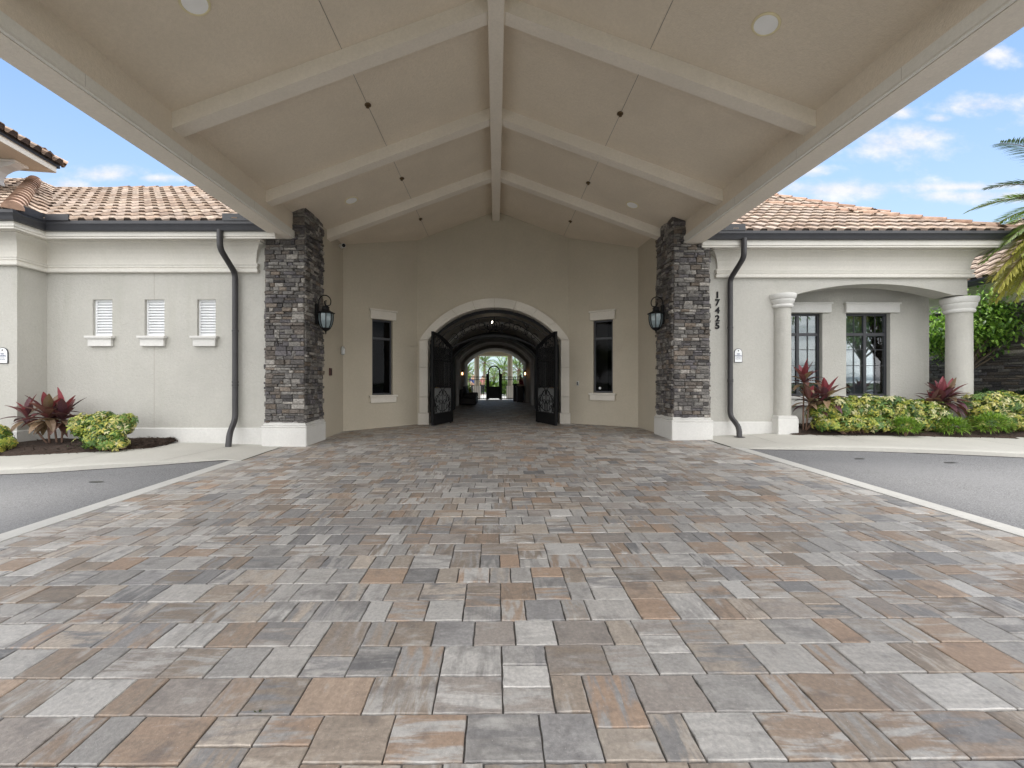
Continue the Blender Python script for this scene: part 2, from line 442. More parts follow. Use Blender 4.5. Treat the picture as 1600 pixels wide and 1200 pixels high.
def make_pavers():
    u = .071; x0, x1, y0, y1 = -4.09, 4.30, -3.0, 11.95
    pr = random.Random(11)
    pal = [((.335,.318,.298),4.5),((.27,.258,.245),4.0),((.385,.37,.35),1.8),((.205,.198,.195),2.2),((.165,.163,.165),.6),((.225,.185,.150),3.0),((.265,.20,.152),2.2),((.295,.212,.155),1.1),((.33,.285,.24),2.0),((.25,.222,.20),2.2)]
    cols_, w_ = zip(*pal)
    pieces = []
    def fill(xa, xb, ya, yb):
        W = int(round((xb-xa)/u)); H = (yb-ya)/u
        top = [0]*W; seam = [False]*(W+1)
        def put(i, w, hh):
            pieces.append((xa+i*u, ya+top[i]*u, w*u, hh*u))
            for k in range(i, i+w): top[k] += hh
            for k in range(i+1, i+w): seam[k] = False
            seam[i] = seam[i+w] = True
        while True:
            h = min(top)
            if h >= H: break
            i = top.index(h); j = i
            while j < W and top[j] == h: j += 1
            run = j-i
            if run == 1: put(i, 1, 1); continue
            opts = [w for w in (2,3,4) if w <= run and run-w != 1]
            if not opts: opts = [run]
            good = [w for w in opts if not seam[min(W, i+w)] or i+w == j]
            if good and pr.random() < .92: opts = good
            w = pr.choices(opts, [{2:3.2,3:3.4,4:2.5}.get(o, 1) for o in opts])[0]
            q = pr.random()
            if w == 3 and q < .11: put(i, 3, 2); put(i, 3, 2); put(i, 3, 2)
            elif w == 3 and q < .18: put(i, 3, 2); put(i, 3, 4)
            elif w == 3 and q < .24: put(i, 3, 4); put(i, 3, 2)
            elif w == 4 and q < .05: put(i, 4, 3); put(i, 2, 3); put(i+2, 2, 3)
            else: put(i, w, 3)
    fill(x0, x1, y0, y1)
    fill(-2.05, 2.07, 11.95, 27.0)
    mb = MB(); tints = []; blends = []; shifts = []
    def tintcol():
        c = pr.choices(cols_, w_)[0]; k = pr.uniform(.86, 1.1)*1.30; return tuple((q*.92+m_*.08)*k for q, m_ in zip(c, (.275,.256,.225)))
    for (x, y, w, h) in pieces:
        gap = .0015
        near = -.2 < y < 5.5
        a, b_, c, d = x+gap, y+gap, x+w-gap, y+h-gap
        if near:
            n = 4
            ring = []
            def edge(p, q):
                for k in range(n):
                    t = k/n
                    jx = pr.uniform(-.0028, .0028) if k else 0; jy = pr.uniform(-.0028, .0028) if k else 0
                    ring.append((p[0]+(q[0]-p[0])*t+jx, p[1]+(q[1]-p[1])*t+jy))
            r = pr.uniform(.004, .010)
            edge((a+r*.3, b_+r*.3), (c-r*.3, b_+r*.3)); edge((c-r*.3, b_+r*.3), (c-r*.3, d-r*.3)); edge((c-r*.3, d-r*.3), (a+r*.3, d-r*.3)); edge((a+r*.3, d-r*.3), (a+r*.3, b_+r*.3))
        else:
            ring = [(a, b_), (c, b_), (c, d), (a, d)]
        m = len(ring); cx, cy = x+w/2, y+h/2
        top = pr.uniform(-.0022, .0022); tx = pr.uniform(-.008, .008); ty = pr.uniform(-.008, .008)
        base = len(mb.v)
        zt = lambda px, py: g(px, py) + top + tx*(px-cx) + ty*(py-cy)
        for (px, py) in ring: mb.v.append((px, py, g(px, py)-.022))
        for (px, py) in ring: mb.v.append((px, py, zt(px, py)-.0035))
        for (px, py) in ring:
            ix = px + max(-.0034, min(.0034, (cx-px)*.12)); iy = py + max(-.0034, min(.0034, (cy-py)*.12))
            mb.v.append((ix, iy, zt(ix, iy)))
        nf0 = len(mb.f)
        for lv in range(2):
            for k in range(m):
                mb.f.append((base+lv*m+k, base+lv*m+(k+1)%m, base+(lv+1)*m+(k+1)%m, base+(lv+1)*m+k))
        mb.f.append(tuple(base+2*m+k for k in range(m)))
        t1, t2 = tintcol(), tintcol()
        if pr.random() < .25:
            kk = pr.uniform(.75, 1.25); t2 = tuple(q*kk for q in t1)
        sh = (pr.uniform(0, 50), pr.uniform(0, 50), 1. if (h > w*1.2 or pr.random() < .3) else 0.)
        for f in mb.f[nf0:]:
            for _ in f: tints += [*t1, 1]; blends += [*t2, 1]; shifts += list(sh)
    me = bpy.data.meshes.new('paver_driveway'); me.from_pydata(mb.v, [], mb.f)
    for nm, buf in (('tint', tints), ('blend', blends)):
        at = me.color_attributes.new(nm, 'FLOAT_COLOR', 'CORNER'); at.data.foreach_set('color', buf)
    at = me.attributes.new('shift', 'FLOAT_VECTOR', 'CORNER'); at.data.foreach_set('vector', shifts)
    me.materials.append(M['paver'])
    ob = bpy.data.objects.new('paver_driveway', me); col.objects.link(ob); struct(ob)
    M['sand'] = plain('joint_sand', (.105, .098, .09), .95, 0, .3, 80)
    sheet('joint_bed', [x0-.003, 0, x1+.003], [y0, 0, 11.7, 27], -.0105, M['sand'])
make_pavers()

def walk(name, kerb, back, taper_from, sgn):
    """raised footpath between a kerb line and the building, fading flush at the paving"""
    mb = MB()
    def up(x): return .062*max(0, min(1, sgn*(x - taper_from)/1.6)) + .004
    pts = []
    for i in range(len(kerb)-1):
        for k in range(6):
            t = k/6; pts.append((kerb[i][0]+(kerb[i+1][0]-kerb[i][0])*t, kerb[i][1]+(kerb[i+1][1]-kerb[i][1])*t))
    pts.append(kerb[-1])
    row = lambda p, dy, dz: (p[0], p[1]+dy, g(p[0], p[1]+dy)+dz)
    for p, q in zip(pts, pts[1:]):
        prof = lambda s: [row(s, 0, -.03), row(s, .012, up(s[0])*.75), row(s, .04, up(s[0])), row(s, .20, up(s[0])+.002), (s[0], back(s[0]), g(s[0], back(s[0]))+up(s[0])+.003)]
        A, B = prof(p), prof(q)
        for k in range(4): mb.quad(A[k], B[k], B[k+1], A[k+1])
    struct(mb.build(name, M['concrete'], merge=True, smooth='angle'))
    return up
kl = [(-16, 4.6), (-9.5, 5.35), GP(0,740), GP(75,737), GP(219,727.5), GP(312,720.6), GP(352,718), (-4.10, 6.79)]
upL = walk('footpath', kl, lambda x: 8.28 if x > -8.8 else 7.76, -4.3, -1)
kr = [(4.31, 7.73), GP(1172,701), GP(1300,703), GP(1375,704.8), GP(1480,708.5), GP(1600,714), (11.5, 6.1), (17, 4.6)]
upR = walk('footpath', kr, lambda x: 9.03, 4.3, 1)
# tooled joints, kerb-gutter line
def joint(mb, p, q, w=.008, dz=.006, up=None):
    p = Vector((*p, 0)); q = Vector((*q, 0)); t = (q-p).normalized(); n = Vector((-t.y, t.x, 0))*w/2
    m = 5; pts = [p + (q-p)*k/m for k in range(m+1)]
    z = lambda v: g(v.x, v.y) + (up(v.x) if up else 0) + dz
    for a, b in zip(pts, pts[1:]):
        mb.quad(*[(c.x, c.y, z(c)) for c in (a-n, b-n, b+n, a+n)])
mb = MB(); prd = random.Random(4)
for line in (kl[2:], kr[:-1]):
    for p, q in zip(line, line[1:]):
        m_ = max(1, int(math.hypot(q[0]-p[0], q[1]-p[1])/.35))
        for k in range(m_):
            a_, b_ = k/m_, (k+1)/m_
            joint(mb, (p[0]+(q[0]-p[0])*a_, p[1]+(q[1]-p[1])*a_-.03), (p[0]+(q[0]-p[0])*b_, p[1]+(q[1]-p[1])*b_-.03), w=prd.uniform(.03,.075), dz=-.008)
struct(mb.build('gutter_dirt', plain('gutter_dirt', (.075,.072,.068), .95, 0, .3, 20)))
mb = MB()
joint(mb, (-5.0, 8.2), (-5.25, 6.55), up=upL); joint(mb, (-6.6, 7.45), (-6.72, 5.98), up=upL); joint(mb, (-8.3, 6.8), (-8.4, 5.75), up=upL)
joint(mb, (6.9, 8.7), (6.75, 7.75), up=upR); joint(mb, (5.35, 9.0), (5.25, 7.9), up=upR); joint(mb, (9.2, 8.5), (9.0, 7.2), up=upR)
struct(mb.build('footpath_joint', M['groove']))
mb = MB()
for (px, py, w) in ((150, 752, 26), (1343, 716, 17), (1485, 722, 22)):
    x, y = GP(px, py)
    mb.cur = (1,1,1); n = 12
    pts = [(x + w/F*y/2*math.cos(2*math.pi*k/n)*(1+.15*math.sin(k*5)), y + .03*math.sin(2*math.pi*k/n)) for k in range(n)]
    b0 = len(mb.v); mb.v += [(a, b, g(a, b)-.006) for a, b in pts]; mb.f.append(tuple(range(b0, b0+n))); mb.c.append((1,1,1))
struct(mb.build('tar_patch', M['spout']))

def bed(name, front, back, dens, seed, up):
    pr = random.Random(seed); mb = MB(); pts = []
    for i in range(len(front)-1):
        for k in range(14):
            t = k/14; pts.append((front[i][0]+(front[i+1][0]-front[i][0])*t, front[i][1]+(front[i+1][1]-front[i][1])*t))
    pts.append(front[-1]); m = 10; grid = []
    for ip, p in enumerate(pts):
        yb = back(p[0]); rowp = []
        for k in range(m+1):
            t = k/m; y = p[1] + (yb-p[1])*t
            ei = min(1., .25+.75*min(len(pts)-1-ip, 8)/8) if name == 'mulch_bed' and seed == 3 else 1.
            h = .10*ei*math.sin(math.pi*min(1, t*1.6+.02)/2)*min(1, (yb-p[1])*2) + .03*mnoise.noise((p[0]*3, y*3, 0)) + pr.uniform(-.012, .012)
            h = max(h, -.004) if k else -.012
            rowp.append((p[0]+pr.uniform(-.01,.01), y + (pr.uniform(-.015,.015) if k == 0 else 0), g(p[0], y)+up(p[0])+h))
        grid.append(rowp)
    for a, b in zip(grid, grid[1:]):
        for k in range(m): mb.quad(a[k], b[k], b[k+1], a[k+1])
    for _ in range(dens):
        i = pr.randrange(len(grid)); k = pr.randrange(m+1); c = Vector(grid[i][k]) + Vector((pr.uniform(-.05,.05), pr.uniform(-.03,.03), .012))
        a = pr.uniform(0, 6.28); l = pr.uniform(.015,.05); w = pr.uniform(.006,.012)
        d = Vector((math.cos(a), math.sin(a), pr.uniform(-.5,.5)))*l; e = Vector((-math.sin(a), math.cos(a), pr.uniform(-.3,.3)))*w
        mb.quad(c-d-e, c+d-e, c+d+e, c-d+e)
    return struct(mb.build(name, M['mulch']))
bed('mulch_bed', [(-16,6.3), (-10,6.75), GP(0,714.7,.06), GP(144,707.5,.06), GP(220,702,.06), GP(238,700.6,.06)], lambda x: 8.29 if x > -8.82 else 7.77, 700, 3, upL)
bed('mulch_bed', [GP(1243,681,.06), GP(1350,681.5,.06), GP(1450,683,.06), GP(1600,687,.06), (13,8.3), (16,7.6)], lambda x: 9.84 if x < 10 else 12.5, 900, 4, upR)

# ------------------------------------------------------------------ tile roofs
def tile_slope(mb, O, U, V, inside, w=.28, c=.385, urange=(0, 10), rows=14, seed=1, pal=None):
    """clay S-tiles on a slope: O eave corner, U along the eave, V up the slope (both unit)"""
    pr = random.Random(seed); O = Vector(O); U = Vector(U).normalized(); V = Vector(V).normalized(); Nn = U.cross(V)
    if Nn.z < 0: Nn = -Nn
    pal = pal or [(.61,.47,.355),(.57,.42,.31),(.65,.51,.40),(.50,.36,.265),(.62,.48,.38),(.58,.45,.355),(.45,.32,.235)]
    ns = 12
    def prof(t):
        # pan for t<.30, then a steep-sided barrel
        if t < .30: return -.004 - .014*math.sin(math.pi*t/.30)
        q = (t-.30)/.70
        return .092*min(1., max(0., math.sin(math.pi*q))*1.55)**.8 if q < 1 else 0.
    i0 = int(urange[0]//w)-1; i1 = int(urange[1]//w)+2
    for j in range(rows):
        for i in range(i0, i1):
            uc, vc = (i+.5)*w, (j+.5)*c
            if not inside(uc, vc): continue
            k = pr.uniform(.85, 1.12)*.68; cc = pr.choice(pal); cc = tuple(q*k for q in cc)
            lift = pr.uniform(0, .006); du = pr.uniform(-.004, .004)
            lo, hi = [], []
            for s in range(ns+1):
                t = s/ns; uu = (i+t)*w + du
                lo.append(O + U*uu + V*(j*c-.03) + Nn*(prof(t)+.045+lift)); hi.append(O + U*uu + V*((j+1)*c+.02) + Nn*(prof(t)+.012))
            for s in range(ns):
                tt = (s+.5)/ns; pan = tt < .30; kf = .36 if pan or tt < .43 or tt > .88 else 1.0  # shade of pans and barrel sides painted into the tile colour
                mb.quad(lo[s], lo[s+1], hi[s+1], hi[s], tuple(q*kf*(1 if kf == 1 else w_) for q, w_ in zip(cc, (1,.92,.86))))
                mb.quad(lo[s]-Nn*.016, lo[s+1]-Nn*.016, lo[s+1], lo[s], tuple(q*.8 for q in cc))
                if not pan: mb.quad(lo[s]-Nn*(.016+.03+prof((s)/ns)*.8)+V*.012, lo[s+1]-Nn*(.016+.03+prof((s+1)/ns)*.8)+V*.012, lo[s+1]-Nn*.016+V*.012, lo[s]-Nn*.016+V*.012, (.055,.04,.033))  # near-black end face paints the shaded hollow under the tile lip
def ridge_caps(mb, A, B, r=.10, l=.40, seed=1, start_cap=False):
    pr = random.Random(seed); A = Vector(A); B = Vector(B); n = max(1, int((B-A).length/l)); t = (B-A).normalized()
    side = t.cross(Vector((0,0,1))).normalized(); up = side.cross(t).normalized()
    for k in range(n):
        p = A + (B-A)*(k/n) - t*.03; q = A + (B-A)*((k+1)/n) + t*.02
        cc = pr.choice([(.42,.28,.20),(.39,.25,.18),(.45,.31,.23),(.31,.19,.13)]); m = 10
        ra, rb = r*1.08, r*.95
        Aa = [p + side*math.cos(math.pi*s/m)*ra + up*(math.sin(math.pi*s/m)*ra+.045) for s in range(m+1)]
        Bb = [q + side*math.cos(math.pi*s/m)*rb + up*(math.sin(math.pi*s/m)*rb+.02) for s in range(m+1)]
        for s in range(m): mb.quad(Aa[s], Aa[s+1], Bb[s+1], Bb[s], cc)
        b0 = len(mb.v); mb.v += [tuple(x) for x in Aa]; mb.f.append(tuple(range(b0, b0+m+1))); mb.c.append(tuple(q_*(.9 if (k == 0 and start_cap) else .5) for q_ in cc))
SL = .60; K = 1/math.sqrt(1+SL*SL)
M['deck'] = plain('roof_underlay', (.035, .028, .025), .9)

# ------------------------------------------------------------------ walls with openings
def wall_grid(mb, O, U, Nrm, w, z0, z1, holes=(), reveal=.12, ztop=None, zbot=None):
    """wall face from O along U; holes = (s0,s1,za,zb) get reveals of depth 'reveal' behind the face"""
    O = Vector(O); U = Vector(U).normalized(); Nv = Vector(Nrm).normalized()
    ss = sorted({0, w, *[h[0] for h in holes], *[h[1] for h in holes]}); zs = sorted({z0, z1, *[h[2] for h in holes], *[h[3] for h in holes]})
    def P(s, z, dep=0):
        if z == z1 and ztop: z = ztop(O + U*s)
        if z == z0 and zbot: z = zbot(O + U*s)
        v = O + U*s - Nv*dep; return (v.x, v.y, z)
    for a, b in zip(ss, ss[1:]):
        for c, d in zip(zs, zs[1:]):
            if any(h[0] <= a and b <= h[1] and h[2] <= c and d <= h[3] for h in holes): continue
            mb.quad(P(a,c), P(b,c), P(b,d), P(a,d))
    for (a, b, c, d) in holes:
        mb.quad(P(a,c), P(a,c,reveal), P(a,d,reveal), P(a,d)); mb.quad(P(b,c), P(b,d), P(b,d,reveal), P(b,c,reveal))
        mb.quad(P(a,d), P(a,d,reveal), P(b,d,reveal), P(b,d)); mb.quad(P(a,c), P(b,c), P(b,c,reveal), P(a,c,reveal))
    # rear skin so the wall has a thickness
    t = .24
    mb.quad(P(0,z0,t), P(w,z0,t), P(w,z1,t), P(0,z1,t)) if not holes else None

CORN = [(-.03,0),(.070,0),(.080,.012),(.080,.062),(.066,.074),(.050,.078),(.050,.095),(.066,.10),(.070,.13),(.085,.145),(.085,.170),(.030,.182),(.036,.26),(.055,.36),(.085,.44),(.125,.50),(.165,.54),(.195,.556),(.195,.575),(.225,.585),(.225,.625),(-.03,.625)]

# ================================================================== LEFT WING
YL, YB, XB = 8.30, 7.78, -8.82
wl = thing('clubhouse_wing', 'pale grey stucco wing with three small white louvred windows, left of the canopy', 'building', (-8, YL, 0))
mb = MB()
zt, zb = 4.10, -.2
louv = [(145,175.5),(226,257),(308,337)]
holes = [(X(a,YL)-XB, X(b,YL)-XB, Z(525,YL), Z(468,YL)) for a, b in louv]
wall_grid(mb, (XB, YL, 0), (1,0,0), (0,-1,0), -3.9-XB, zb, zt, holes, .10)
wall_grid(mb, (XB, YB, 0), (0,1,0), (1,0,0), YL-YB, zb, zt)
wall_grid(mb, (-17, YB, 0), (1,0,0), (0,-1,0), XB+17, zb, zt)
wall_l = mb.build('wall', M['wall'], wl)
xeL = X(402,YL-.08)-.08
pathL = [(-17, YB), (XB, YB), (XB, YL), (xeL, YL), (xeL, YL+.02)]
pathL2 = [(-17, YB), (XB, YB), (XB, YL), (-3.95, YL)]
mb = MB(); mb.sweep(pathL, [(o, 3.49+z) for o, z in CORN]); mb.build('cornice', M['trim'], wl)
mb = MB(); mb.sweep([(-17,YB),(XB,YB),(XB,YL),(-4.44,YL)], [(-.02,-.1),(.03,-.1),(.03,.44),(.018,.452),(-.02,.455)]); mb.build('plinth', M['stonetrim'], wl)
mb = MB(); mb.sweep(pathL2, [(-.05,4.118),(.43,4.118),(.43,4.15),(-.05,4.15)]); mb.build('soffit', M['beam'], wl)
mb = MB(); mb.sweep(pathL2[:-1]+[(X(430,7.85),YL)], [(.43,4.02),(.45,4.02),(.45,4.05),(.47,4.06),(.47,4.155),(.43,4.155)]); mb.build('fascia', M['trim'], wl)
GUT = [(.475,.0),(.56,.0),(.575,.04),(.585,.085),(.605,.11),(.605,.165),(.595,.17),(.585,.165),(.49,.15),(.475,.15)]
mb = MB(); mb.sweep(pathL2[:-1]+[(-4.20,YL)], [(o-.03, 4.14+z) for o, z in GUT])
gl_ = mb.build('gutter', M['gutter'], wl, smooth='angle')
mb = MB()   # splash guards at the inner corner and by the canopy
mb.box(XB+.56, XB+.585, YL-1.0, YL-.575, 4.29, 4.42); mb.box(XB+.585, XB+1.02, YL-.6, YL-.575, 4.30, 4.415)
mb.build('splash_guard', M['gutter'], gl_); mb = MB(); mb.box(-5.0,-4.24,YL-.59,YL-.565,4.30,4.43)
mb.build('splash_guard', M['gutter'], gl_)
# roof: main slope, block front slope, block side slope
rf = MB(); e0 = .50
ze = 4.25
# main slope
O = (XB+e0, YL-e0, ze)
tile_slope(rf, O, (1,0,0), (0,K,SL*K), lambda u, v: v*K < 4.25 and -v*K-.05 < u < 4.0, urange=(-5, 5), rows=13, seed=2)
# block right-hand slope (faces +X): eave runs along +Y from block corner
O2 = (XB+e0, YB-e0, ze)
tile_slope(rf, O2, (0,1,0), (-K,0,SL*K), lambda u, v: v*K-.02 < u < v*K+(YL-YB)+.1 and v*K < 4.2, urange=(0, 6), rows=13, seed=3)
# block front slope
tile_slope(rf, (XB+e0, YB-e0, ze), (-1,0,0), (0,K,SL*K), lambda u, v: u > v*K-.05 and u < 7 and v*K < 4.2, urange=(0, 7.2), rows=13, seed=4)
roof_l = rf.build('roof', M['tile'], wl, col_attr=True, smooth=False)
rc = MB(); ridge_caps(rc, (XB+e0+.02, YB-e0-.02, ze+.03), (XB+e0-4.2, YB-e0+4.2, ze+.03+4.2*SL), r=.13, seed=3, start_cap=True)
rc.build('hip_cap', M['tile'], roof_l, col_attr=True, smooth='angle')
rc = MB(); ridge_caps(rc, (-4.0, YL-e0+4.2, ze+4.2*SL), (XB-2, YL-e0+4.2, ze+4.2*SL), seed=5)
rc.build('ridge_cap', M['tile'], roof_l, col_attr=True, smooth='angle')
dk = MB()
def deckpoly(mb, pts): 
    b0 = len(mb.v); mb.v += [tuple(p) for p in pts]; mb.f.append(tuple(range(b0, b0+len(pts)))); mb.c.append((1,1,1))
xe, ye, yb_ = XB+e0, YL-e0, YB-e0; h = 4.2*SL
zd = ze-.03
deckpoly(dk, [(xe,ye,zd),(-4.3,ye,zd),(-4.3,ye+4.2,zd+h),(xe-4.2,ye+4.2,zd+h)])
deckpoly(dk, [(xe,yb_,zd),(xe,ye,zd),(xe-4.2,ye+4.2,zd+h),(xe-4.2,yb_+4.2,zd+h)])
deckpoly(dk, [(xe-8,yb_,zd),(xe,yb_,zd),(xe-4.2,yb_+4.2,zd+h),(xe-8,yb_+4.2,zd+h)])
deckpoly(dk, [(-4.0,ye+4.2,zd+h),(-4.0,ye+8.6,zd),(xe-8,ye+8.6,zd),(xe-8,ye+4.2,zd+h)])
dk.build('roof_deck', M['deck'], roof_l)
# louvred windows
for (a, b) in louv:
    x0, x1, z0, z1 = X(a,YL), X(b,YL), Z(525,YL), Z(468,YL)
    mb = MB(); f = .03; yy = YL+.05
    mb.box(x0,x0+f,yy,yy+.04,z0,z1,.004); mb.box(x1-f,x1,yy,yy+.04,z0,z1,.004); mb.box(x0+f,x1-f,yy,yy+.04,z1-f,z1,.004); mb.box(x0+f,x1-f,yy,yy+.04,z0,z0+f,.004)
    mb.quad((x0,yy+.045,z0),(x1,yy+.045,z0),(x1,yy+.045,z1),(x0,yy+.045,z1))
    wn = mb.build('window', M['white'], wl)
    mb = MB(); n = 12
    for k in range(n):
        z = z0+f+(z1-z0-2*f)*(k+.5)/n; hh = (z1-z0-2*f)/n*.62
        mb.add([(x0+f,yy+.002,z-hh*.8),(x1-f,yy+.002,z-hh*.8),(x1-f,yy+.042,z+hh*.55),(x0+f,yy+.042,z+hh*.55),(x0+f,yy+.016,z-hh*1.02),(x1-f,yy+.016,z-hh*1.02)],[(0,1,2,3),(0,4,5,1)])
    mb.build('louvre', M['white'], wn)
    mb = MB(); w2 = .085
    mb.box(x0-w2,x1+w2*.8,YL-.10,YL-.004,z0-.05,z0-.004,.006); mb.box(x0-.05,x1+.035,YL-.075,YL-.004,z0-.075,z0-.05); mb.box(x0-.045,x1+.03,YL-.065,YL-.004,z0-.205,z0-.075,.006)
    mb.build('sill', M['stonetrim'], wn)
mb = MB(); xj = X(241,YL)
mb.box(xj-.004,xj+.004,YL-.002,YL+.01,Z(468,YL),3.49); mb.build('control_joint', M['seam'], wall_l); mb = MB(); mb.box(xj-.004,xj+.004,YL-.002,YL+.01,.44,Z(541,YL))
mb.build('control_joint', M['seam'], wall_l)
def downspout(wing, p2, D, r, name='downspout'):
    pts = []
    P = [Vector(p) for p in p2]
    pts.append(P[0])
    for i in range(1, len(P)-1):
        a, b, c = P[i-1], P[i], P[i+1]; k = .10
        d1 = (a-b).normalized()*min(k,(a-b).length*.45); d2 = (c-b).normalized()*min(k,(c-b).length*.45)
        for t in (0,.25,.5,.75,1): pts.append((b+d1)*(1-t)**2 + b*2*t*(1-t) + (b+d2)*t**2)
    pts.append(P[-1])
    mb = MB(); mb.tube(pts, r, 14)
    o = mb.build(name, M['spout'], wing, smooth='angle')
    for z in D:
        mb = MB(); v = P[3]; mb.lathe((v.x, v.y, z), [(r+.001,-.02),(r+.006,-.018),(r+.006,.018),(r+.001,.02)], 14); mb.build('bracket', M['spout'], o, smooth='angle')
    mb = MB(); e = P[-1]; mb.lathe((e.x, e.y, e.z+.004), [(.10,0),(.11,.004),(.10,.010),(.02,.011)], 18); mb.build('drain_grate', M['spout'], o)
yd = YL-.09
xs = X(367.5, yd)
downspout(wl, [(X(343.6,7.80),7.80,4.16),(X(343.6,7.80),7.80,Z(388,7.8)),(xs,yd,Z(427,yd)),(xs,yd,Z(655,yd)),(X(357,7.95),7.98,Z(678,7.98)),(X(357,7.95),7.94,g(-5,7.9)+.0)], [Z(517,yd), Z(602,yd), 1.35], .053)

# ================================================================== RIGHT WING
YR = 9.05
wr = thing('clubhouse_wing', 'pale grey stucco wing with round columns and an arched porch, right of the canopy', 'building', (8, YR, 0))
XE = 10.1
YP = 9.85
xw = 6.12
mb = MB()
ztR = 4.2
wall_grid(mb, (3.9, YR, 0), (1,0,0), (0,-1,0), xw-3.9, zb, ztR)
wall_grid(mb, (xw, YR, 0), (0,1,0), (1,0,0), .42, zb, 3.2)
wall_grid(mb, (xw, YR+.42, 0), (0,1,0), (1,0,0), YP-YR-.42, zb, 3.7)
win = [(1216,1285),(1322,1391)]
holesR = [(X(a,YP)-xw, X(b,YP)-xw, Z(619,YP), Z(489,YP)) for a, b in win]
wall_grid(mb, (xw, YP, 0), (1,0,0), (0,-1,0), XE-xw, zb, 3.75, holesR, .14)
wall_grid(mb, (XE, YP, 0), (0,1,0), (1,0,0), 5, zb, 4.2)
# arched beam front, soffit and back
nA = 28; xa, xb = X(1241,YR), X(1489,YR); zs_, zc_ = Z(461,YR), Z(443.5,YR)
def segarc(x0, x1, zs, zc, n):
    hw = (x1-x0)/2; rise = zc-zs; Rr = (hw*hw+rise*rise)/(2*rise); cx = (x0+x1)/2; a = math.asin(hw/Rr)
    return [(cx+Rr*math.sin(-a+2*a*k/n), zc-Rr+Rr*math.cos(-a+2*a*k/n)) for k in range(n+1)]
arc = segarc(xa, xb, zs_, zc_, nA)
full = [(xw, zs_)] + arc + [(XE, zs_)]
for yy in (YR, YR+.42):
    for p, q in zip(full, full[1:]): mb.quad((p[0],yy,p[1]),(q[0],yy,q[1]),(q[0],yy,ztR),(p[0],yy,ztR))
for p, q in zip(full, full[1:]): mb.quad((p[0],YR,p[1]),(p[0],YR+.42,p[1]),(q[0],YR+.42,q[1]),(q[0],YR,q[1]))
mb.quad((XE,YR,zs_),(XE,YR+.42,zs_),(XE,YR+.42,ztR),(XE,YR,ztR))
mb.quad((XE,YR+.42,3.62),(XE,YP+.2,3.62),(XE,YP+.2,ztR),(XE,YR+.42,ztR))
mb.quad((xw,YR+.3,3.7),(XE,YR+.3,3.7),(XE,YP+.2,3.7),(xw,YP+.2,3.7))
wall_r = mb.build('wall', M['wall'], wr)
xeR = X(1119.5,YR-.08)+.08
pathR = [(xeR, YR+.02), (xeR, YR), (XE, YR), (XE, 14)]
mb = MB(); mb.sweep(pathR, [(o, 3.575+z*.98) for o, z in CORN]); mb.build('cornice', M['trim'], wr)
mb = MB(); mb.sweep([(4.44,YR),(xw-.2,YR)], [(-.02,-.1),(.03,-.1),(.03,.49),(.018,.502),(-.02,.505)]); mb.build('plinth', M['stonetrim'], wr)
pathR2 = [(3.9, YR), (XE, YR), (XE, 14)]
mb = MB(); mb.sweep(pathR2, [(-.3,4.19),(.43,4.19),(.43,4.225),(-.3,4.225)]); mb.build('soffit', M['beam'], wr)
mb = MB(); mb.sweep([(X(1097,8.6),YR)]+pathR2[1:], [(.43,4.095),(.45,4.095),(.45,4.125),(.47,4.135),(.47,4.235),(.43,4.235)]); mb.build('fascia', M['trim'], wr)
mb = MB(); mb.sweep([(X(1104,8.5),YR)]+pathR2[1:], [(o-.03, 4.235+z*.95) for o, z in GUT])
gr_ = mb.build('gutter', M['gutter'], wr, smooth='angle')
mb = MB(); mb.box(4.3,5.0,YR-.59,YR-.565,4.39,4.52); mb.build('splash_guard', M['gutter'], gr_)
rf = MB(); zeR = 4.335; xc, yc = XE+e0, YR-e0
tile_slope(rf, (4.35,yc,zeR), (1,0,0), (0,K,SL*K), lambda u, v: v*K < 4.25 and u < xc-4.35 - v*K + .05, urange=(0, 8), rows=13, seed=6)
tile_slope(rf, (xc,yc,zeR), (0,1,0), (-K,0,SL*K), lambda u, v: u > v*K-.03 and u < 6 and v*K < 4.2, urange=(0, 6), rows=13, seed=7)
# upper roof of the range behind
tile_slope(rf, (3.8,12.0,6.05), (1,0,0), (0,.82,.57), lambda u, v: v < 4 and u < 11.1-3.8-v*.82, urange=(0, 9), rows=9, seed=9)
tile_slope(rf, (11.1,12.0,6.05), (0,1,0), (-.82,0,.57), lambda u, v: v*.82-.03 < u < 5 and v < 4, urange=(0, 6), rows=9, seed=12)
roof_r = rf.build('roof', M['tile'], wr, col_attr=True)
rc = MB(); ridge_caps(rc, (xc+.02,yc-.02,zeR+.02), (xc-4.2,yc+4.2,zeR+.02+4.2*SL), r=.105, seed=8, start_cap=True)
rc.build('hip_cap', M['tile'], roof_r, col_attr=True, smooth='angle')
rc = MB(); ridge_caps(rc, (11.1,12.0,6.08), (11.1-3.0,15.0,6.08+3.0*.695), r=.10, seed=8)
rc.build('ridge_cap', M['tile'], roof_r, col_attr=True, smooth='angle')
dk = MB(); zd = zeR-.03
deckpoly(dk, [(4.3,yc,zd),(xc,yc,zd),(xc-4.2,yc+4.2,zd+h),(4.3,yc+4.2,zd+h)])
deckpoly(dk, [(xc,yc,zd),(xc,yc+7,zd),(xc-4.2,yc+7,zd+h),(xc-4.2,yc+4.2,zd+h)])
deckpoly(dk, [(3.8,12,6.02),(11.1,12,6.02),(8.1,15,6.02+2.08),(3.8,15,6.02+2.08)])
deckpoly(dk, [(11.1,12,6.02),(11.1,17,6.02),(8.1,17,8.1),(8.1,15,8.1)])
deckpoly(dk, [(3.8,12,6.02),(11.1,12,6.02),(11.1,12,4),(3.8,12,4)])
dk.build('roof_deck', M['deck'], roof_r)
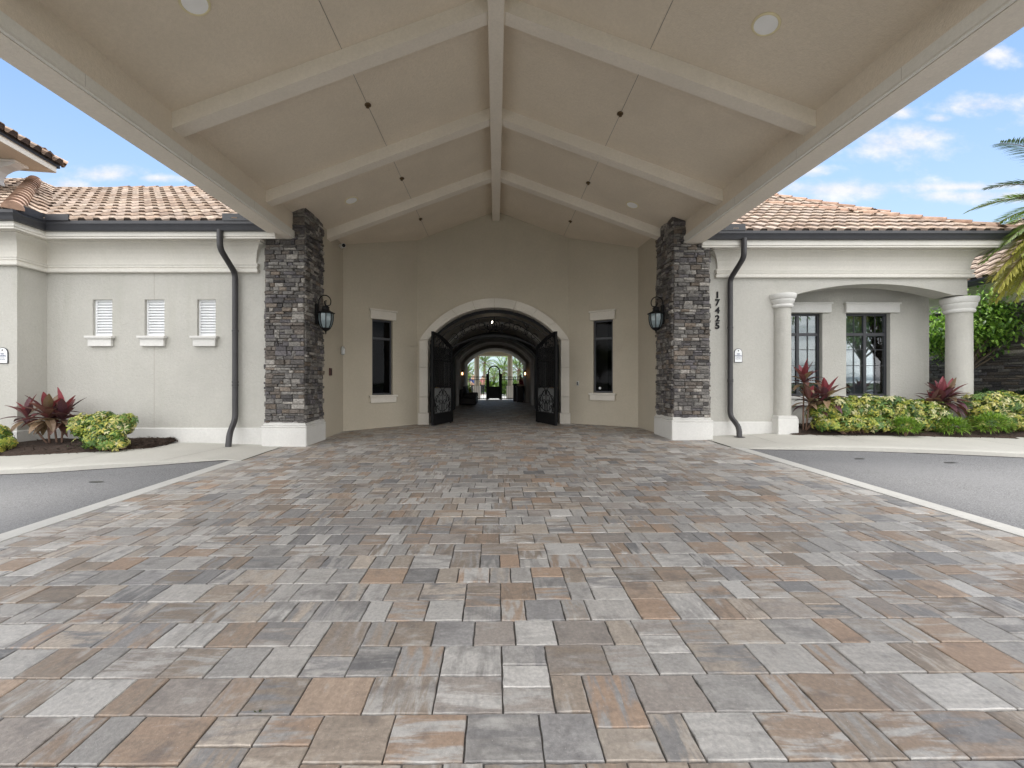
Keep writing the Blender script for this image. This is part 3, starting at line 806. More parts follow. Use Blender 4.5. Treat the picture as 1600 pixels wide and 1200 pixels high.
# columns
def column(cx, cy, zb_, z_base, z_cap, z_top, r, label=None):
    mb = MB(); mb.lathe((cx,cy,0), [(r,z_base),(r*.995,(z_base+z_cap)/2),(r*.97,z_cap)], 40)
    c = mb.build('column', M['wall'], wr, smooth='angle')
    mb = MB(); H = z_top-z_cap
    mb.lathe((cx,cy,z_cap), [(r*.97,-.02),(r+.018,-.018),(r+.034,.0),(r+.040,H*.07),(r+.034,H*.15),(r+.022,H*.19),(r+.030,H*.24),(r+.055,H*.38),(r+.066,H*.50),(r+.064,H*.54),(r+.058,H*.56),(r+.072,H*.60),(r+.088,H*.72),(r+.094,H*.86),(r+.090,H*.97),(r+.084,H)], 40)
    mb.build('capital', M['stonetrim'], c, smooth='angle')
    mb = MB(); w = r+.045
    mb.box(cx-w,cx+w,cy-w,cy+w,zb_-.1,z_base-.055,.012); mb.box(cx-w+.012,cx+w-.012,cy-w+.012,cy+w-.012,z_base-.055,z_base-.02,.01); mb.box(cx-w+.025,cx+w-.025,cy-w+.025,cy+w-.025,z_base-.02,z_base,.008)
    mb.build('column_base', M['stonetrim'], c)
column(6.12, YR+.0, g(6,9), Z(649,YR-.05), Z(480.5,YR), Z(460.5,YR), .172)
column(10.14, YR+.2, g(9.9,9), .5, Z(486,YR), Z(463,YR), .215)
# porch windows
for (a, b) in win:
    x0, x1, z0, z1 = X(a,YP), X(b,YP), Z(619,YP), Z(489,YP); y0 = YP+.09
    mb = MB(); f = .055; zm = Z(522,YP); xm = (x0+x1)/2
    mb.box(x0,x0+f,y0,y0+.05,z0,z1,.004); mb.box(x1-f,x1,y0,y0+.05,z0,z1,.004); mb.box(x0+f,x1-f,y0,y0+.05,z1-f,z1,.004); mb.box(x0+f,x1-f,y0,y0+.05,z0,z0+f,.004)
    mb.box(xm-.035,xm+.035,y0-.004,y0+.046,z0+f,z1-f,.004); mb.box(x0+f,xm-.035,y0,y0+.046,zm-.035,zm+.035,.004); mb.box(xm+.035,x1-f,y0,y0+.046,zm-.035,zm+.035,.004)
    for (p, q) in ((x0+f,xm-.035),(xm+.035,x1-f)):
        xx = (p+q)/2; mb.box(xx-.007,xx+.007,y0+.008,y0+.016,z0+f,z1-f)
        for zz in (Z(546,YP), Z(571,YP)): mb.box(p,q,y0+.007,y0+.017,zz-.007,zz+.007)
    wn = mb.build('window', M['frame'], wr)
    mb = MB(); mb.box(x0+f*.5,x1-f*.5,y0+.020,y0+.026,z0+f*.5,z1-f*.5); mb.build('pane', M['glass'], wn)
    mb = MB(); mb.quad((x0,y0+.10,Z(585,YP)),(x1,y0+.10,Z(585,YP)),(x1,y0+.10,z1),(x0,y0+.10,z1)); mb.box(x0,x1,y0+.095,y0+.112,Z(586,YP)-.02,Z(586,YP)); mb.build('blind', M['blind'], wn)
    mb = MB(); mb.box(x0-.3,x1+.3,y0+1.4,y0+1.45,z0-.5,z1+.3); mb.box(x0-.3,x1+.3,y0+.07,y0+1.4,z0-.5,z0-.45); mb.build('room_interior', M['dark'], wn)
    mb = MB(); mb.box(x0-.05,x1+.16,YP-.075,YP-.003,z1+.0,z1+.195,.006); mb.box(x0-.075,x1+.185,YP-.10,YP-.003,z1+.195,z1+.235,.008); mb.build('lintel', M['stonetrim'], wn)
    mb = MB(); mb.box(x0-.13,x1+.17,YP-.11,YP-.003,z0-.06,z0-.003,.008); mb.box(x0-.09,x1+.13,YP-.08,YP-.003,z0-.22,z0-.06,.006); mb.build('sill', M['stonetrim'], wn)
yd = YR-.09; xs = X(1141, yd)
downspout(wr, [(X(1162.5,8.52),8.52,4.25),(X(1162.5,8.52),8.52,Z(402,8.52)),(xs,yd,Z(436,yd)),(xs,yd,Z(650,yd)),(X(1152,8.8),8.74,Z(667,8.76)),(X(1152,8.8),8.72,g(5.2,8.7)+.03)], [Z(512,yd), Z(596,yd), 1.4], .053)

# ================================================================== TOWER at far left
tw = thing('clubhouse_tower', 'upper tower roof with white scrolled corbel rising above the left wing', 'building', (-12.5, 9.5, 5))
c0, c1 = Vector((-10.44,10.0,0)), Vector((-9.95,7.0,0)); td = (c1-c0).normalized(); tn = Vector((-td.y, td.x, 0))
if tn.x > 0: tn = -tn        # tn points inwards (left)
zs0 = 6.33
mb = MB()
def tp(a, b, z): v = c0 + td*a + tn*b; return (v.x, v.y, z)
LT, WT = 3.6, 4.6
mb.quad(tp(0,0,zs0), tp(LT,0,zs0), tp(LT,WT,zs0), tp(0,WT,zs0)); mb.build('soffit', M['ceil'], tw)
mb = MB()
for (p, q) in (((-.0,0),(LT,0)),((0,0),(0,WT)),((0,WT),(LT,WT)),((LT,WT),(LT,0))):
    A, B = Vector(tp(p[0],p[1],0)), Vector(tp(q[0],q[1],0)); t = (B-A).normalized(); n = Vector((t.y,-t.x,0)); ctr = Vector(tp(LT/2,WT/2,0))
    if (A-ctr).dot(n) < 0: n = -n
    z0, z1 = zs0-.02, zs0+.13
    mb.obox((A.x,A.y,z0), t, n, (B-A).length, .03, z0, z1); 
mb.build('fascia', M['trim'], tw)
mb = MB()
w0 = 1.05
mb.add([tp(w0,w0,3.6),tp(LT-w0,w0,3.6),tp(LT-w0,WT-w0,3.6),tp(w0,WT-w0,3.6),tp(w0,w0,zs0),tp(LT-w0,w0,zs0),tp(LT-w0,WT-w0,zs0),tp(w0,WT-w0,zs0)],[(0,1,5,4),(1,2,6,5),(2,3,7,6),(3,0,4,7)])
mb.build('wall', M['wall'], tw)
rf = MB(); ctr = Vector(tp(LT/2,WT/2,0))
ez = zs0+.17
def slope_side(A, B, seed):
    A = Vector(A); B = Vector(B); t = (B-A).normalized(); ln = (B-A).length; n = Vector((-t.y,t.x,0))
    if (ctr-A).dot(n) < 0: n = -n
    V = Vector((n.x*.88, n.y*.88, .475))
    tile_slope(rf, (A.x,A.y,ez), t, V, lambda u, v: v*.88-.08 < u < ln-v*.88+.08, urange=(0, ln), rows=6, seed=seed)
ov = -.10
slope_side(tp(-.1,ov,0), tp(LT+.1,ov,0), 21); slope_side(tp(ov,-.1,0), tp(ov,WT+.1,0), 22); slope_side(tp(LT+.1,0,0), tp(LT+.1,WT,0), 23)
tr_ = rf.build('roof', M['tile'], tw, col_attr=True)
rc = MB(); a_ = Vector(tp(-.1,-.1,ez+.02)); b_ = Vector(tp(1.75,1.75,ez+1.0)); ridge_caps(rc, a_, b_, seed=2); rc.build('ridge_cap', M['tile'], tr_, col_attr=True, smooth='angle')
mb = MB(); a4 = [tp(-.06,-.06,ez-.04),tp(LT+.06,-.06,ez-.04),tp(LT+.06,WT,ez-.04),tp(-.06,WT,ez-.04)]; ap = tp(LT/2,WT/2,ez+1.0)
for k in range(4): mb.tri(a4[k],a4[(k+1)%4],ap)
for k in range(4): mb.quad(a4[k],a4[(k+1)%4],(*a4[(k+1)%4][:2],zs0+.10),(*a4[k][:2],zs0+.10)); mb.quad((*a4[k][:2],ez+.05),(*a4[(k+1)%4][:2],ez+.05),(*a4[(k+1)%4][:2],ez-.06),(*a4[k][:2],ez-.06))
mb.build('roof_deck', M['spout'], tr_)
def corbel(a0):
    prof = [(w0,-.02),(w0-.62,-.02),(w0-.62,-.07),(w0-.57,-.09),(w0-.52,-.12),(w0-.40,-.16),(w0-.28,-.24),(w0-.22,-.34),(w0-.20,-.44),(w0-.22,-.46),(w0-.22,-.52),(w0-.14,-.53),(w0-.14,-.62),(w0-.10,-.64),(w0-.08,-.76),(w0,-.80)]
    mb = MB(); n = len(prof); b0 = len(mb.v)
    for a in (a0, a0+.24):
        for (b, z) in prof: mb.v.append(tp(a, b, zs0+z))
    for k in range(n): mb.f.append((b0+k, b0+(k+1)%n, b0+n+(k+1)%n, b0+n+k)); mb.c.append((1,1,1))
    mb.f.append(tuple(range(b0, b0+n))); mb.f.append(tuple(range(b0+n, b0+2*n))[::-1]); mb.c += [(1,1,1)]*2
    c = mb.build('corbel', M['white'], tw)
    mb = MB()
    A = tp(a0-.05, w0-.66, 0); mb.obox((*A[:2], 0), td, tn, .34, .66, zs0-.06, zs0-.004, .01); mb.build('corbel_cap', M['white'], c)
for a in (.22, 1.5, 2.8): corbel(a)

# ================================================================== CANOPY
def zc(x): return 6.08 - .37*abs(x)
YF, YA = -.7, 11.72
XLi, XRi = -3.93, 3.88
cp = thing('entrance_canopy', 'vaulted tan stucco drive-through canopy with white-edged beams over the brick paving', 'canopy', (0, 4, 4))
mb = MB()
deckpoly(mb, [(0,YF,zc(0)),(0,YA,zc(0)),(XLi,YA,zc(XLi)),(XLi,YF,zc(XLi))]); deckpoly(mb, [(0,YF,zc(0)),(XRi,YF,zc(XRi)),(XRi,YA,zc(XRi)),(0,YA,zc(0))])
# upper skin of the roof slab
for sx in (-1, 1):
    xx = 4.62*sx; q = [(0,YF,zc(0)+.3),(0,YA+.3,zc(0)+.3),(xx,YA+.3,zc(xx)+.32),(xx,YF,zc(xx)+.32)]
    deckpoly(mb, q)
ceil_o = mb.build('ceiling', M['ceil'], cp)
mb = MB(); mb.box(-.10,.10,YF,YA,zc(0)-.27,zc(0)-.03,.008); mb.build('ridge_beam', M['beam'], cp)
def rafter(y, sx, xin):
    mb = MB(); w = .19; dep = .20; x0 = .10*sx
    vs = []
    for yy in (y, y+w):
        for xx in (x0, xin):
            vs += [(xx, yy, zc(xx)+.02), (xx, yy, zc(xx)-dep)]
    mb.add(vs, [(0,1,3,2),(4,6,7,5),(1,5,7,3),(0,2,6,4),(2,3,7,6),(0,4,5,1)])
    mb.build('rafter', M['beam'], cp)
for y in (.90, 3.02, 5.12, 7.22, 9.30):
    rafter(y, -1, XLi if y < 9 else -3.74); rafter(y, 1, XRi if y < 9 else 3.62)
for (sx, xi, zbm, xo, ye_) in ((-1, -XLi, 4.12, 4.235, 8.22), (1, XRi, 4.185, 4.21, 8.72)):
    mb = MB(); yv = (YF, ye_)
    prof = [(xi+.004, zc(xi)+.05), (xi+.004, zbm+.165), (xi-.022, zbm+.16), (xi-.035, zbm+.15), (xi-.035, zbm+.085), (xi-.03, zbm+.08), (xi-.03, zbm+.03), (xi-.0, zbm+.026), (xi-.0, zbm), (xo, zbm), (xo, zc(xo)+.32), (xi+.004, zc(xi)+.32)]
    n = len(prof); b0 = len(mb.v)
    for yy in yv:
        for (x, z) in prof: mb.v.append((x*sx, yy, z))
    for k in range(n): mb.f.append((b0+k, b0+(k+1)%n, b0+n+(k+1)%n, b0+n+k)); mb.c.append((1,1,1))
    mb.f.append(tuple(range(b0,b0+n))); mb.f.append(tuple(range(b0+n,b0+2*n))[::-1]); mb.c += [(1,1,1)]*2
    eb = mb.build('eave_beam', M['beam'], cp)
    mb = MB(); mb.box(min(xi*sx,(xi+.003)*sx), max(xi*sx,(xi+.003)*sx), YF+.004, ye_-.004, zbm+.164, zc(xi)+.03); mb.build('beam_face', M['ceil'], eb)
    mb = MB(); mb.box(min((xi-.042)*sx,(xi-.004)*sx), max((xi-.042)*sx,(xi-.004)*sx), YF+.004, ye_-.004, zbm+.004, zbm+.026, .004); mb.build('bead', M['trim'], eb)
    mb = MB()
    mb = MB(); mb.box(min((xi-.040)*sx,(xi-.036)*sx), max((xi-.040)*sx,(xi-.036)*sx), YF+.004, ye_-.004, zbm+.028, zbm+.148); mb.build('moulding', M['trim'], eb)
    for yy in (1.2, 2.6, 4.0, 5.4, 6.8): mb = MB(); mb.box(min((xi-.0405)*sx,(xi-.035)*sx), max((xi-.0405)*sx,(xi-.035)*sx), yy, yy+.003, zbm+.029, zbm+.147); mb.build('trim_joint', M['seam'], eb)
    # fascia and roof edge outside
    mb = MB(); mb.box(min(xo*sx,(xo+.3)*sx), max(xo*sx,(xo+.3)*sx), YF, ye_-.5, zbm+.30, zbm+.36); mb.build('eave_soffit', M['beam'], cp)
mb = MB()
for sx in (-1, 1):
    x = 1.87*sx
    mb = MB()
    for (a, b) in ((YF+.02,.90),(1.09,3.02),(3.21,5.12),(5.31,7.22),(7.41,9.30),(9.49,YA-.05)):
        z0 = zc(x)-.003
        mb.quad((x-.003,a,zc(x-.003)-.003),(x+.003,a,zc(x+.003)-.003),(x+.003,b,zc(x+.003)-.003),(x-.003,b,zc(x-.003)-.003))
    mb.build('ceiling_joint', M['groove'], ceil_o)
# ceiling fittings
M['lens'] = plain('opal_lens', (.88, .88, .87), .35, 0, .03)
M['ring'] = plain('cream_trim_ring', (.70, .62, .40), .5, 0, .1)
def recessed(px, py, lab):
    # ray-plane intersection with the sloped ceiling
    r = (px-CX)/F; s = (CY-py)/F; a = abs(r)
    d = (6.08-EYE)/(s + .37*a); x = r*d
    t = thing('recessed_light', lab, 'ceiling light', (x, d, zc(x)), 'recessed lights in the canopy ceiling')
    nrm = Vector((-.37 if x < 0 else .37, 0, -1)).normalized() * 1.0
    nrm = Vector((-.37*(1 if x > 0 else -1), 0, -1)).normalized()
    q = nrm.to_track_quat('Z', 'Y').to_matrix().to_4x4()
    def disc(prof, name, m, sm=True):
        mb = MB(); mb.lathe((0,0,0), prof, 32); mt = Matrix.Translation((x, d, zc(x))) @ q
        mb.v = [tuple(mt @ Vector(v)) for v in mb.v]; return mb.build(name, m, t, smooth='angle')
    disc([(.135,-.01),(.137,.006),(.130,.013),(.118,.014),(.112,.008)], 'trim_ring', M['ring'])
    disc([(.112,-.005),(.112,.0095),(.08,.0115),(.02,.012)], 'lens', M['lens'])
recessed(304, 4, 'large cream-ringed recessed light cut by the top edge, left ceiling slope')
recessed(1197, 38, 'large cream-ringed recessed light in the right ceiling slope, nearest bay')
recessed(549, 313, 'small round recessed light near the left stone pillar')
recessed(988, 320, 'small round recessed light near the right stone pillar')
M['frost'] = plain('frosted_panel', (.15,.155,.155), .35)
M['brass'] = plain('aged_brass', (.16, .11, .06), .35, .7, .2)
for (sx, y, lab) in ((-1,6.15,'brass sprinkler head on the left ceiling joint, nearest bay'),(-1,8.37,'brass sprinkler head on the left ceiling joint, middle bay'),(-1,10.45,'brass sprinkler head on the left ceiling joint, bay by the end wall'),
                (1,6.35,'brass sprinkler head on the right ceiling joint, nearest bay'),(1,8.55,'brass sprinkler head on the right ceiling joint, middle bay'),(1,10.6,'brass sprinkler head on the right ceiling joint, bay by the end wall')):
    x = 1.87*sx; z = zc(x)
    t = thing('sprinkler_head', lab, 'sprinkler', (x,y,z), 'sprinkler heads on the canopy ceiling')
    mb = MB(); mb.lathe((x,y,z-.02), [(.016,.03),(.050,.025),(.052,.012),(.040,.004),(.016,0)], 20); mb.build('escutcheon', M['brass'], t, smooth='angle')
    mb = MB(); mb.lathe((x,y,z-.045), [(.004,-.0),(.024,.002),(.024,.005),(.007,.008),(.008,.018),(.013,.026),(.013,.036)], 14)
    mb.tube([(x-.016,y,z-.015),(x-.017,y,z-.030),(x-.006,y,z-.041)], .003, 6); mb.tube([(x+.016,y,z-.015),(x+.017,y,z-.030),(x+.006,y,z-.041)], .003, 6)
    mb.build('deflector', M['brass'], t, smooth='angle')

# ================================================================== STONE PILLARS
STP = [(.155,.15,.148),(.105,.10,.10),(.20,.195,.19),(.135,.12,.11),(.075,.072,.075),(.16,.135,.115),(.26,.25,.24),(.12,.115,.125),(.185,.16,.14),(.33,.315,.30)]
STW = [6,4,5,4,2,1,3,4.5,1,1.2]
def stone_face(mb, O, U, Nv, w, z0, z1, seed, rowh=(.045,.108), ln=(.06,.24), prot=.042):
    pr = random.Random(seed); O = Vector(O); U = Vector(U).normalized(); Nv = Vector(Nv).normalized(); z = z0
    P = lambda s, zz, o: O + U*s + Nv*o + Vector((0,0,zz-O.z))
    while z < z1-.01:
        hh = pr.uniform(*rowh)
        if z1-z-hh < .05: hh = z1-z
        s = 0
        while s < w-.005:
            l = pr.uniform(*ln)
            if w-s-l < .07: l = w-s
            parts = [(z, z+hh)]
            if hh > .09 and pr.random() < .32:
                m = z+hh*pr.uniform(.4,.6); parts = [(z,m),(m,z+hh)]
            for (a, b) in parts:
                o = pr.uniform(.004, prot); gp = .003; c = pr.choices(STP, STW)[0]; k = pr.uniform(.78,1.22)*1.0; c = (c[0]*1.03,c[1],c[2]*.95); c = tuple(q*k for q in c)
                bx = [(s+gp,a+gp),(s+l-gp,a+gp),(s+l-gp,b-gp),(s+gp,b-gp)]
                b0 = [P(x,y,-.02) for x, y in bx]
                f0 = [P(x,y,o-pr.uniform(.004,.012)) for x, y in bx]
                cx, cy = s+l/2, (a+b)/2
                f1 = [P(x+(.012 if x < cx else -.012), y+(.010 if y < cy else -.010), o+pr.uniform(-.010,.014)) for x, y in bx]
                for k_ in range(4):
                    j = (k_+1)%4
                    mb.quad(b0[k_], b0[j], f0[j], f0[k_], tuple(q*.9 for q in c)); mb.quad(f0[k_], f0[j], f1[j], f1[k_], c)
                ctr = P(cx+pr.uniform(-.2,.2)*l*.5, cy, o+pr.uniform(-.002,.012))
                for k_ in range(4): mb.tri(f1[k_], f1[(k_+1)%4], ctr, c)
            s += l
        z += hh
def pillar(xo, xi, xs_split, yf, yk, zsoff, seed, lab):
    """xo outer X, xi inner X (towards the drive)"""
    lo, hi = min(xo,xi), max(xo,xi); gz = g((lo+hi)/2, yf)
    t = thing('stone_pillar', lab, 'pillar', ((lo+hi)/2, (yf+yk)/2, gz))
    zbase = Z(661, yf) if xi < 0 else Z(652.5, yf)
    mb = MB(); sgn = 1 if xi > xo else -1
    stone_face(mb, (lo,yf,0), (1,0,0), (0,-1,0), hi-lo, zbase, zsoff, seed)
    a, b = (xs_split, xi) if sgn > 0 else (xi, xs_split)
    stone_face(mb, (a,yf,0), (1,0,0), (0,-1,0), b-a, zsoff, zc(xi)+.12, seed+1)
    stone_face(mb, (xi,yf,0), (0,1,0), (sgn,0,0), yk-yf, zbase, zc(xi)+.02, seed+2)
    stone_face(mb, (xo,yf,0), (0,1,0), (-sgn,0,0), .3, zbase, zsoff, seed+3)
    mb.cur = (.04,.04,.04)
    mb.box(lo+.01, hi-.01, yf+.01, yk, zbase, zsoff-.01); mb.box(min(xs_split,xi)+.012, max(xs_split,xi)-.012, yf+.012, yk, zsoff-.01, zc(xi)+.15)
    mb.build('stone_cladding', M['stone'], t, col_attr=True)
    mb = MB(); e = .055
    y1 = yk+.03
    mb.box(lo-e, hi+e, yf-e, y1, gz-.15, zbase-.085, .012); mb.box(lo-e-.004, hi+e+.004, yf-e-.004, y1, zbase-.085, zbase-.05, .010); mb.box(lo-e+.022, hi+e-.022, yf-e+.022, y1, zbase-.05, zbase-.012, .012); mb.box(lo-e+.04, hi+e-.04, yf-e+.04, y1, zbase-.012, zbase+.012,.006)
    mb.build('pillar_base', M['stonetrim'], t)
    return t
pillar(-4.455, -3.70, -3.94, 8.17, 9.02, 4.105, 31, 'dark ledge-stone pillar on a white base, nearest the three louvred windows')
pillar(4.37, 3.64, 3.89, 8.66, 9.56, 4.175, 51, 'dark ledge-stone pillar on a white base beside the house number')

# ================================================================== ENTRANCE PASSAGE
ep = thing('entrance_passage', 'shaded tan entrance alcove leading into a dark barrel-vaulted passage', 'building', (0, 11.7, .2))
YC = 11.70
p1, p2, p3, p4, p5, p6 = Vector((-3.72,8.9,0)), Vector((-3.73,10.30,0)), Vector((X(652,YC),YC,0)), Vector((X(888,YC),YC,0)), Vector((3.60,10.69,0)), Vector((3.665,9.45,0))
def hit(px, a, b):
    r = (px-CX)/F; dx, dy = b.x-a.x, b.y-a.y
    t = (r*a.y - a.x)/(dx - r*dy); p = a + (b-a)*t; return t*(b-a).length, p
mb = MB()
ZT = lambda p: zc(p.x)+.05
def panel(a, b, holes=()):
    u = (b-a).normalized(); n = Vector((u.y,-u.x,0)); wall_grid(mb, a, u, n, (b-a).length, -.1, 6.5, holes, .14, ztop=ZT)
panel(p1, p2)
wins = []
for (a, b, pl, pr_, yt, yb2) in ((p2,p3,581.5,613.5,(498,501.5),(618,616)),(p4,p5,927,957.5,(501,499),(613,614.5))):
    s0, q0 = hit(pl,a,b); s1, q1 = hit(pr_,a,b)
    z1 = (Z(yt[0],q0.y)+Z(yt[1],q1.y))/2; z0 = (Z(yb2[0],q0.y)+Z(yb2[1],q1.y))/2
    wins.append((a,b,s0,s1,z0,z1)); panel(a,b,[(s0,s1,z0,z1)])
panel(p5, p6)
# centre wall with the arched opening
AX = (X(669,YC)+X(876,YC))/2; hwI = (X(876,YC)-X(669,YC))/2; zsp, zcr = Z(533,YC), Z(481,YC)
arcI = segarc(AX-hwI, AX+hwI, zsp, zcr, 30)
gfl = g(0,11.7)
def qv(*p): mb.quad(*p)
qv((p3.x,YC,-.1),(AX-hwI,YC,-.1),(AX-hwI,YC,zc(AX-hwI)+.05),(p3.x,YC,zc(p3.x)+.05)); qv((AX+hwI,YC,-.1),(p4.x,YC,-.1),(p4.x,YC,zc(p4.x)+.05),(AX+hwI,YC,zc(AX+hwI)+.05))
for p, q in zip(arcI, arcI[1:]): qv((p[0],YC,p[1]),(q[0],YC,q[1]),(q[0],YC,zc(q[0])+.05),(p[0],YC,zc(p[0])+.05))
wall_e = mb.build('wall', M['wall_warm'], ep)
for (a, b, s0, s1, z0, z1) in wins:
    u = (b-a).normalized(); n = Vector((u.y,-u.x,0)); Pq = lambda s, o: a + u*s + n*o
    mb = MB(); f = .045; w = s1-s0; bk = -.115
    def ob(s, l, o0, o1, za, zb_, bv=.004):
        o = Pq(s, o0); mb.obox((o.x,o.y,0), u, n, l, o1-o0, za, zb_, bv)
    ob(s0,f,bk,bk+.05,z0,z1); ob(s1-f,f,bk,bk+.05,z0,z1); ob(s0+f,w-2*f,bk,bk+.05,z1-f,z1); ob(s0+f,w-2*f,bk,bk+.05,z0,z0+f); zm = z1-(z1-z0)*.25; ob(s0+f,w-2*f,bk,bk+.05,zm-.03,zm+.03)
    wn = mb.build('window', M['frame'], ep)
    mb = MB(); ob(s0+.02,w-.04,bk+.015,bk+.021,z0+.02,z1-.02,0); mb.build('pane', M['glassdark'], wn)
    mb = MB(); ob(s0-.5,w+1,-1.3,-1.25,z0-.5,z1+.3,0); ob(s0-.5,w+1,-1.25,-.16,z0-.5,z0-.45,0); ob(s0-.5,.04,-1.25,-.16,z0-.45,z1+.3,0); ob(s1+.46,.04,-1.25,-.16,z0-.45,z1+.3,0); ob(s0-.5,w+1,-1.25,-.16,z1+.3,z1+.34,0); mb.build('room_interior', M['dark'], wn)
    mb = MB(); ob(s0-.07,w+.14,.003,.07,z1,z1+.21,.006); ob(s0-.10,w+.20,.003,.095,z1+.21,z1+.255,.008); mb.build('lintel', M['archstone'], wn)
    mb = MB(); ob(s0-.10,w+.20,.003,.11,z0-.055,z0-.003,.008); ob(s0-.07,w+.14,.003,.08,z0-.20,z0-.055,.006); mb.build('sill', M['archstone'], wn)
# stone arch surround: voussoirs and jamb stones with open joints
mb = MB()
hwO = (X(889,YC)-X(656.5,YC))/2; zcrO = Z(467,YC)
yo, yi = YC-.09, YC+.36
def block(poly):
    n = len(poly); b0 = len(mb.v)
    for yy in (yo, yi): mb.v += [(x, yy, z) for x, z in poly]
    for k in range(n): mb.f.append((b0+k,b0+(k+1)%n,b0+n+(k+1)%n,b0+n+k)); mb.c.append((1,1,1))
    mb.f.append(tuple(range(b0,b0+n))); mb.f.append(tuple(range(b0+n,b0+2*n))[::-1]); mb.c += [(1,1,1)]*2
nv = 8; sub = 5
aI = segarc(AX-hwI+.004, AX+hwI-.004, zsp+.03, zcr, nv*sub); aO = segarc(AX-hwO, AX+hwO, zsp+.03, zcrO, nv*sub)
for k in range(nv):
    i0, i1 = k*sub, (k+1)*sub
    I = [aI[j] for j in range(i0, i1+1)]; Oo = [aO[j] for j in range(i0, i1+1)]
    sh = .006
    I[0] = (I[0][0]+sh, I[0][1]); I[-1] = (I[-1][0]-sh, I[-1][1]); Oo[0] = (Oo[0][0]+sh, Oo[0][1]); Oo[-1] = (Oo[-1][0]-sh, Oo[-1][1])
    block(I + Oo[::-1])
zj = [gfl-.1, Z(645,YC), Z(620,YC), Z(574,YC), zsp+.022]
for sx in (-1, 1):
    for k in range(4):
        e = .03 if k == 0 else 0
        a, b = AX+sx*(hwI-.004-e), AX+sx*(hwO+e); block([(min(a,b),zj[k]+.005),(max(a,b),zj[k]+.005),(max(a,b),zj[k+1]-.005),(min(a,b),zj[k+1]-.005)])
sur = mb.build('arch_surround', M['archstone'], ep)
mb = MB()   # raised outer fillet following the arch
f1 = segarc(AX-hwI-.07, AX+hwI+.07, zsp+.03, zcr+.085, 40)
for p, q in zip(f1, f1[1:]):
    mb.add([(p[0],yo-.012,p[1]),(q[0],yo-.012,q[1]),(q[0],yo-.012,q[1]+.02),(p[0],yo-.012,p[1]+.02),(p[0],yo+.01,p[1]),(q[0],yo+.01,q[1]),(q[0],yo+.01,q[1]+.02),(p[0],yo+.01,p[1]+.02)],[(0,1,2,3),(0,4,5,1),(3,2,6,7)])
mb.build('arch_fillet', M['archstone'], sur)
# vaulted tunnel
Y0, Y1 = YC+.355, 26.2
hwT = hwI+.06
def vault(y0, y1, dh, name, m, y_face=True, thick=.3):
    mb = MB(); A = segarc(AX-hwT+dh, AX+hwT-dh, zsp-.05, zcr-dh+.03, 24); n = len(A)
    full = [(AX-hwT+dh, gfl-.1)] + A + [(AX+hwT-dh, gfl-.1)]
    for p, q in zip(full, full[1:]): mb.quad((p[0],y0,p[1]),(q[0],y0,q[1]),(q[0],y1,q[1]),(p[0],y1,p[1]))
    if y_face:
        B = segarc(AX-hwT-.06, AX+hwT+.06, zsp-.05, zcr+.1, 24); fo = [(AX-hwT-.06, gfl-.1)] + B + [(AX+hwT+.06, gfl-.1)]
        for yy in (y0, y1):
            for (p, q, r, s) in zip(full, full[1:], fo, fo[1:]): mb.quad((p[0],yy,p[1]),(q[0],yy,q[1]),(s[0],yy,s[1]),(r[0],yy,r[1]))
    return mb.build(name, m, ep)
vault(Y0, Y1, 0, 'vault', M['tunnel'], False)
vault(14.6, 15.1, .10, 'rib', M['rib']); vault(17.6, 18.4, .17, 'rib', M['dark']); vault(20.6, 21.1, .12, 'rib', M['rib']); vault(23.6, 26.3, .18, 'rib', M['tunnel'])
mb = MB()   # outer mass round the tunnel so no daylight leaks in
mb.box(-3.2,-2.1,YC+.4,26.1,-.2,4.4); mb.box(2.1,3.2,YC+.4,26.1,-.2,4.4); mb.box(-3.2,3.2,YC+.4,26.1,4.4,4.6); mb.box(-3.3,-1.95,26.1,26.35,-.2,4.6); mb.box(1.95,3.3,26.1,26.35,-.2,4.6)
A = segarc(AX-hwT+.18, AX+hwT-.18, zsp-.05, zcr-.15, 24)
for p, q in zip(A, A[1:]): mb.quad((p[0],26.34,p[1]),(q[0],26.34,q[1]),(q[0],26.34,4.6),(p[0],26.34,4.6))
mb.build('outer_wall', M['wall_warm'], ep)

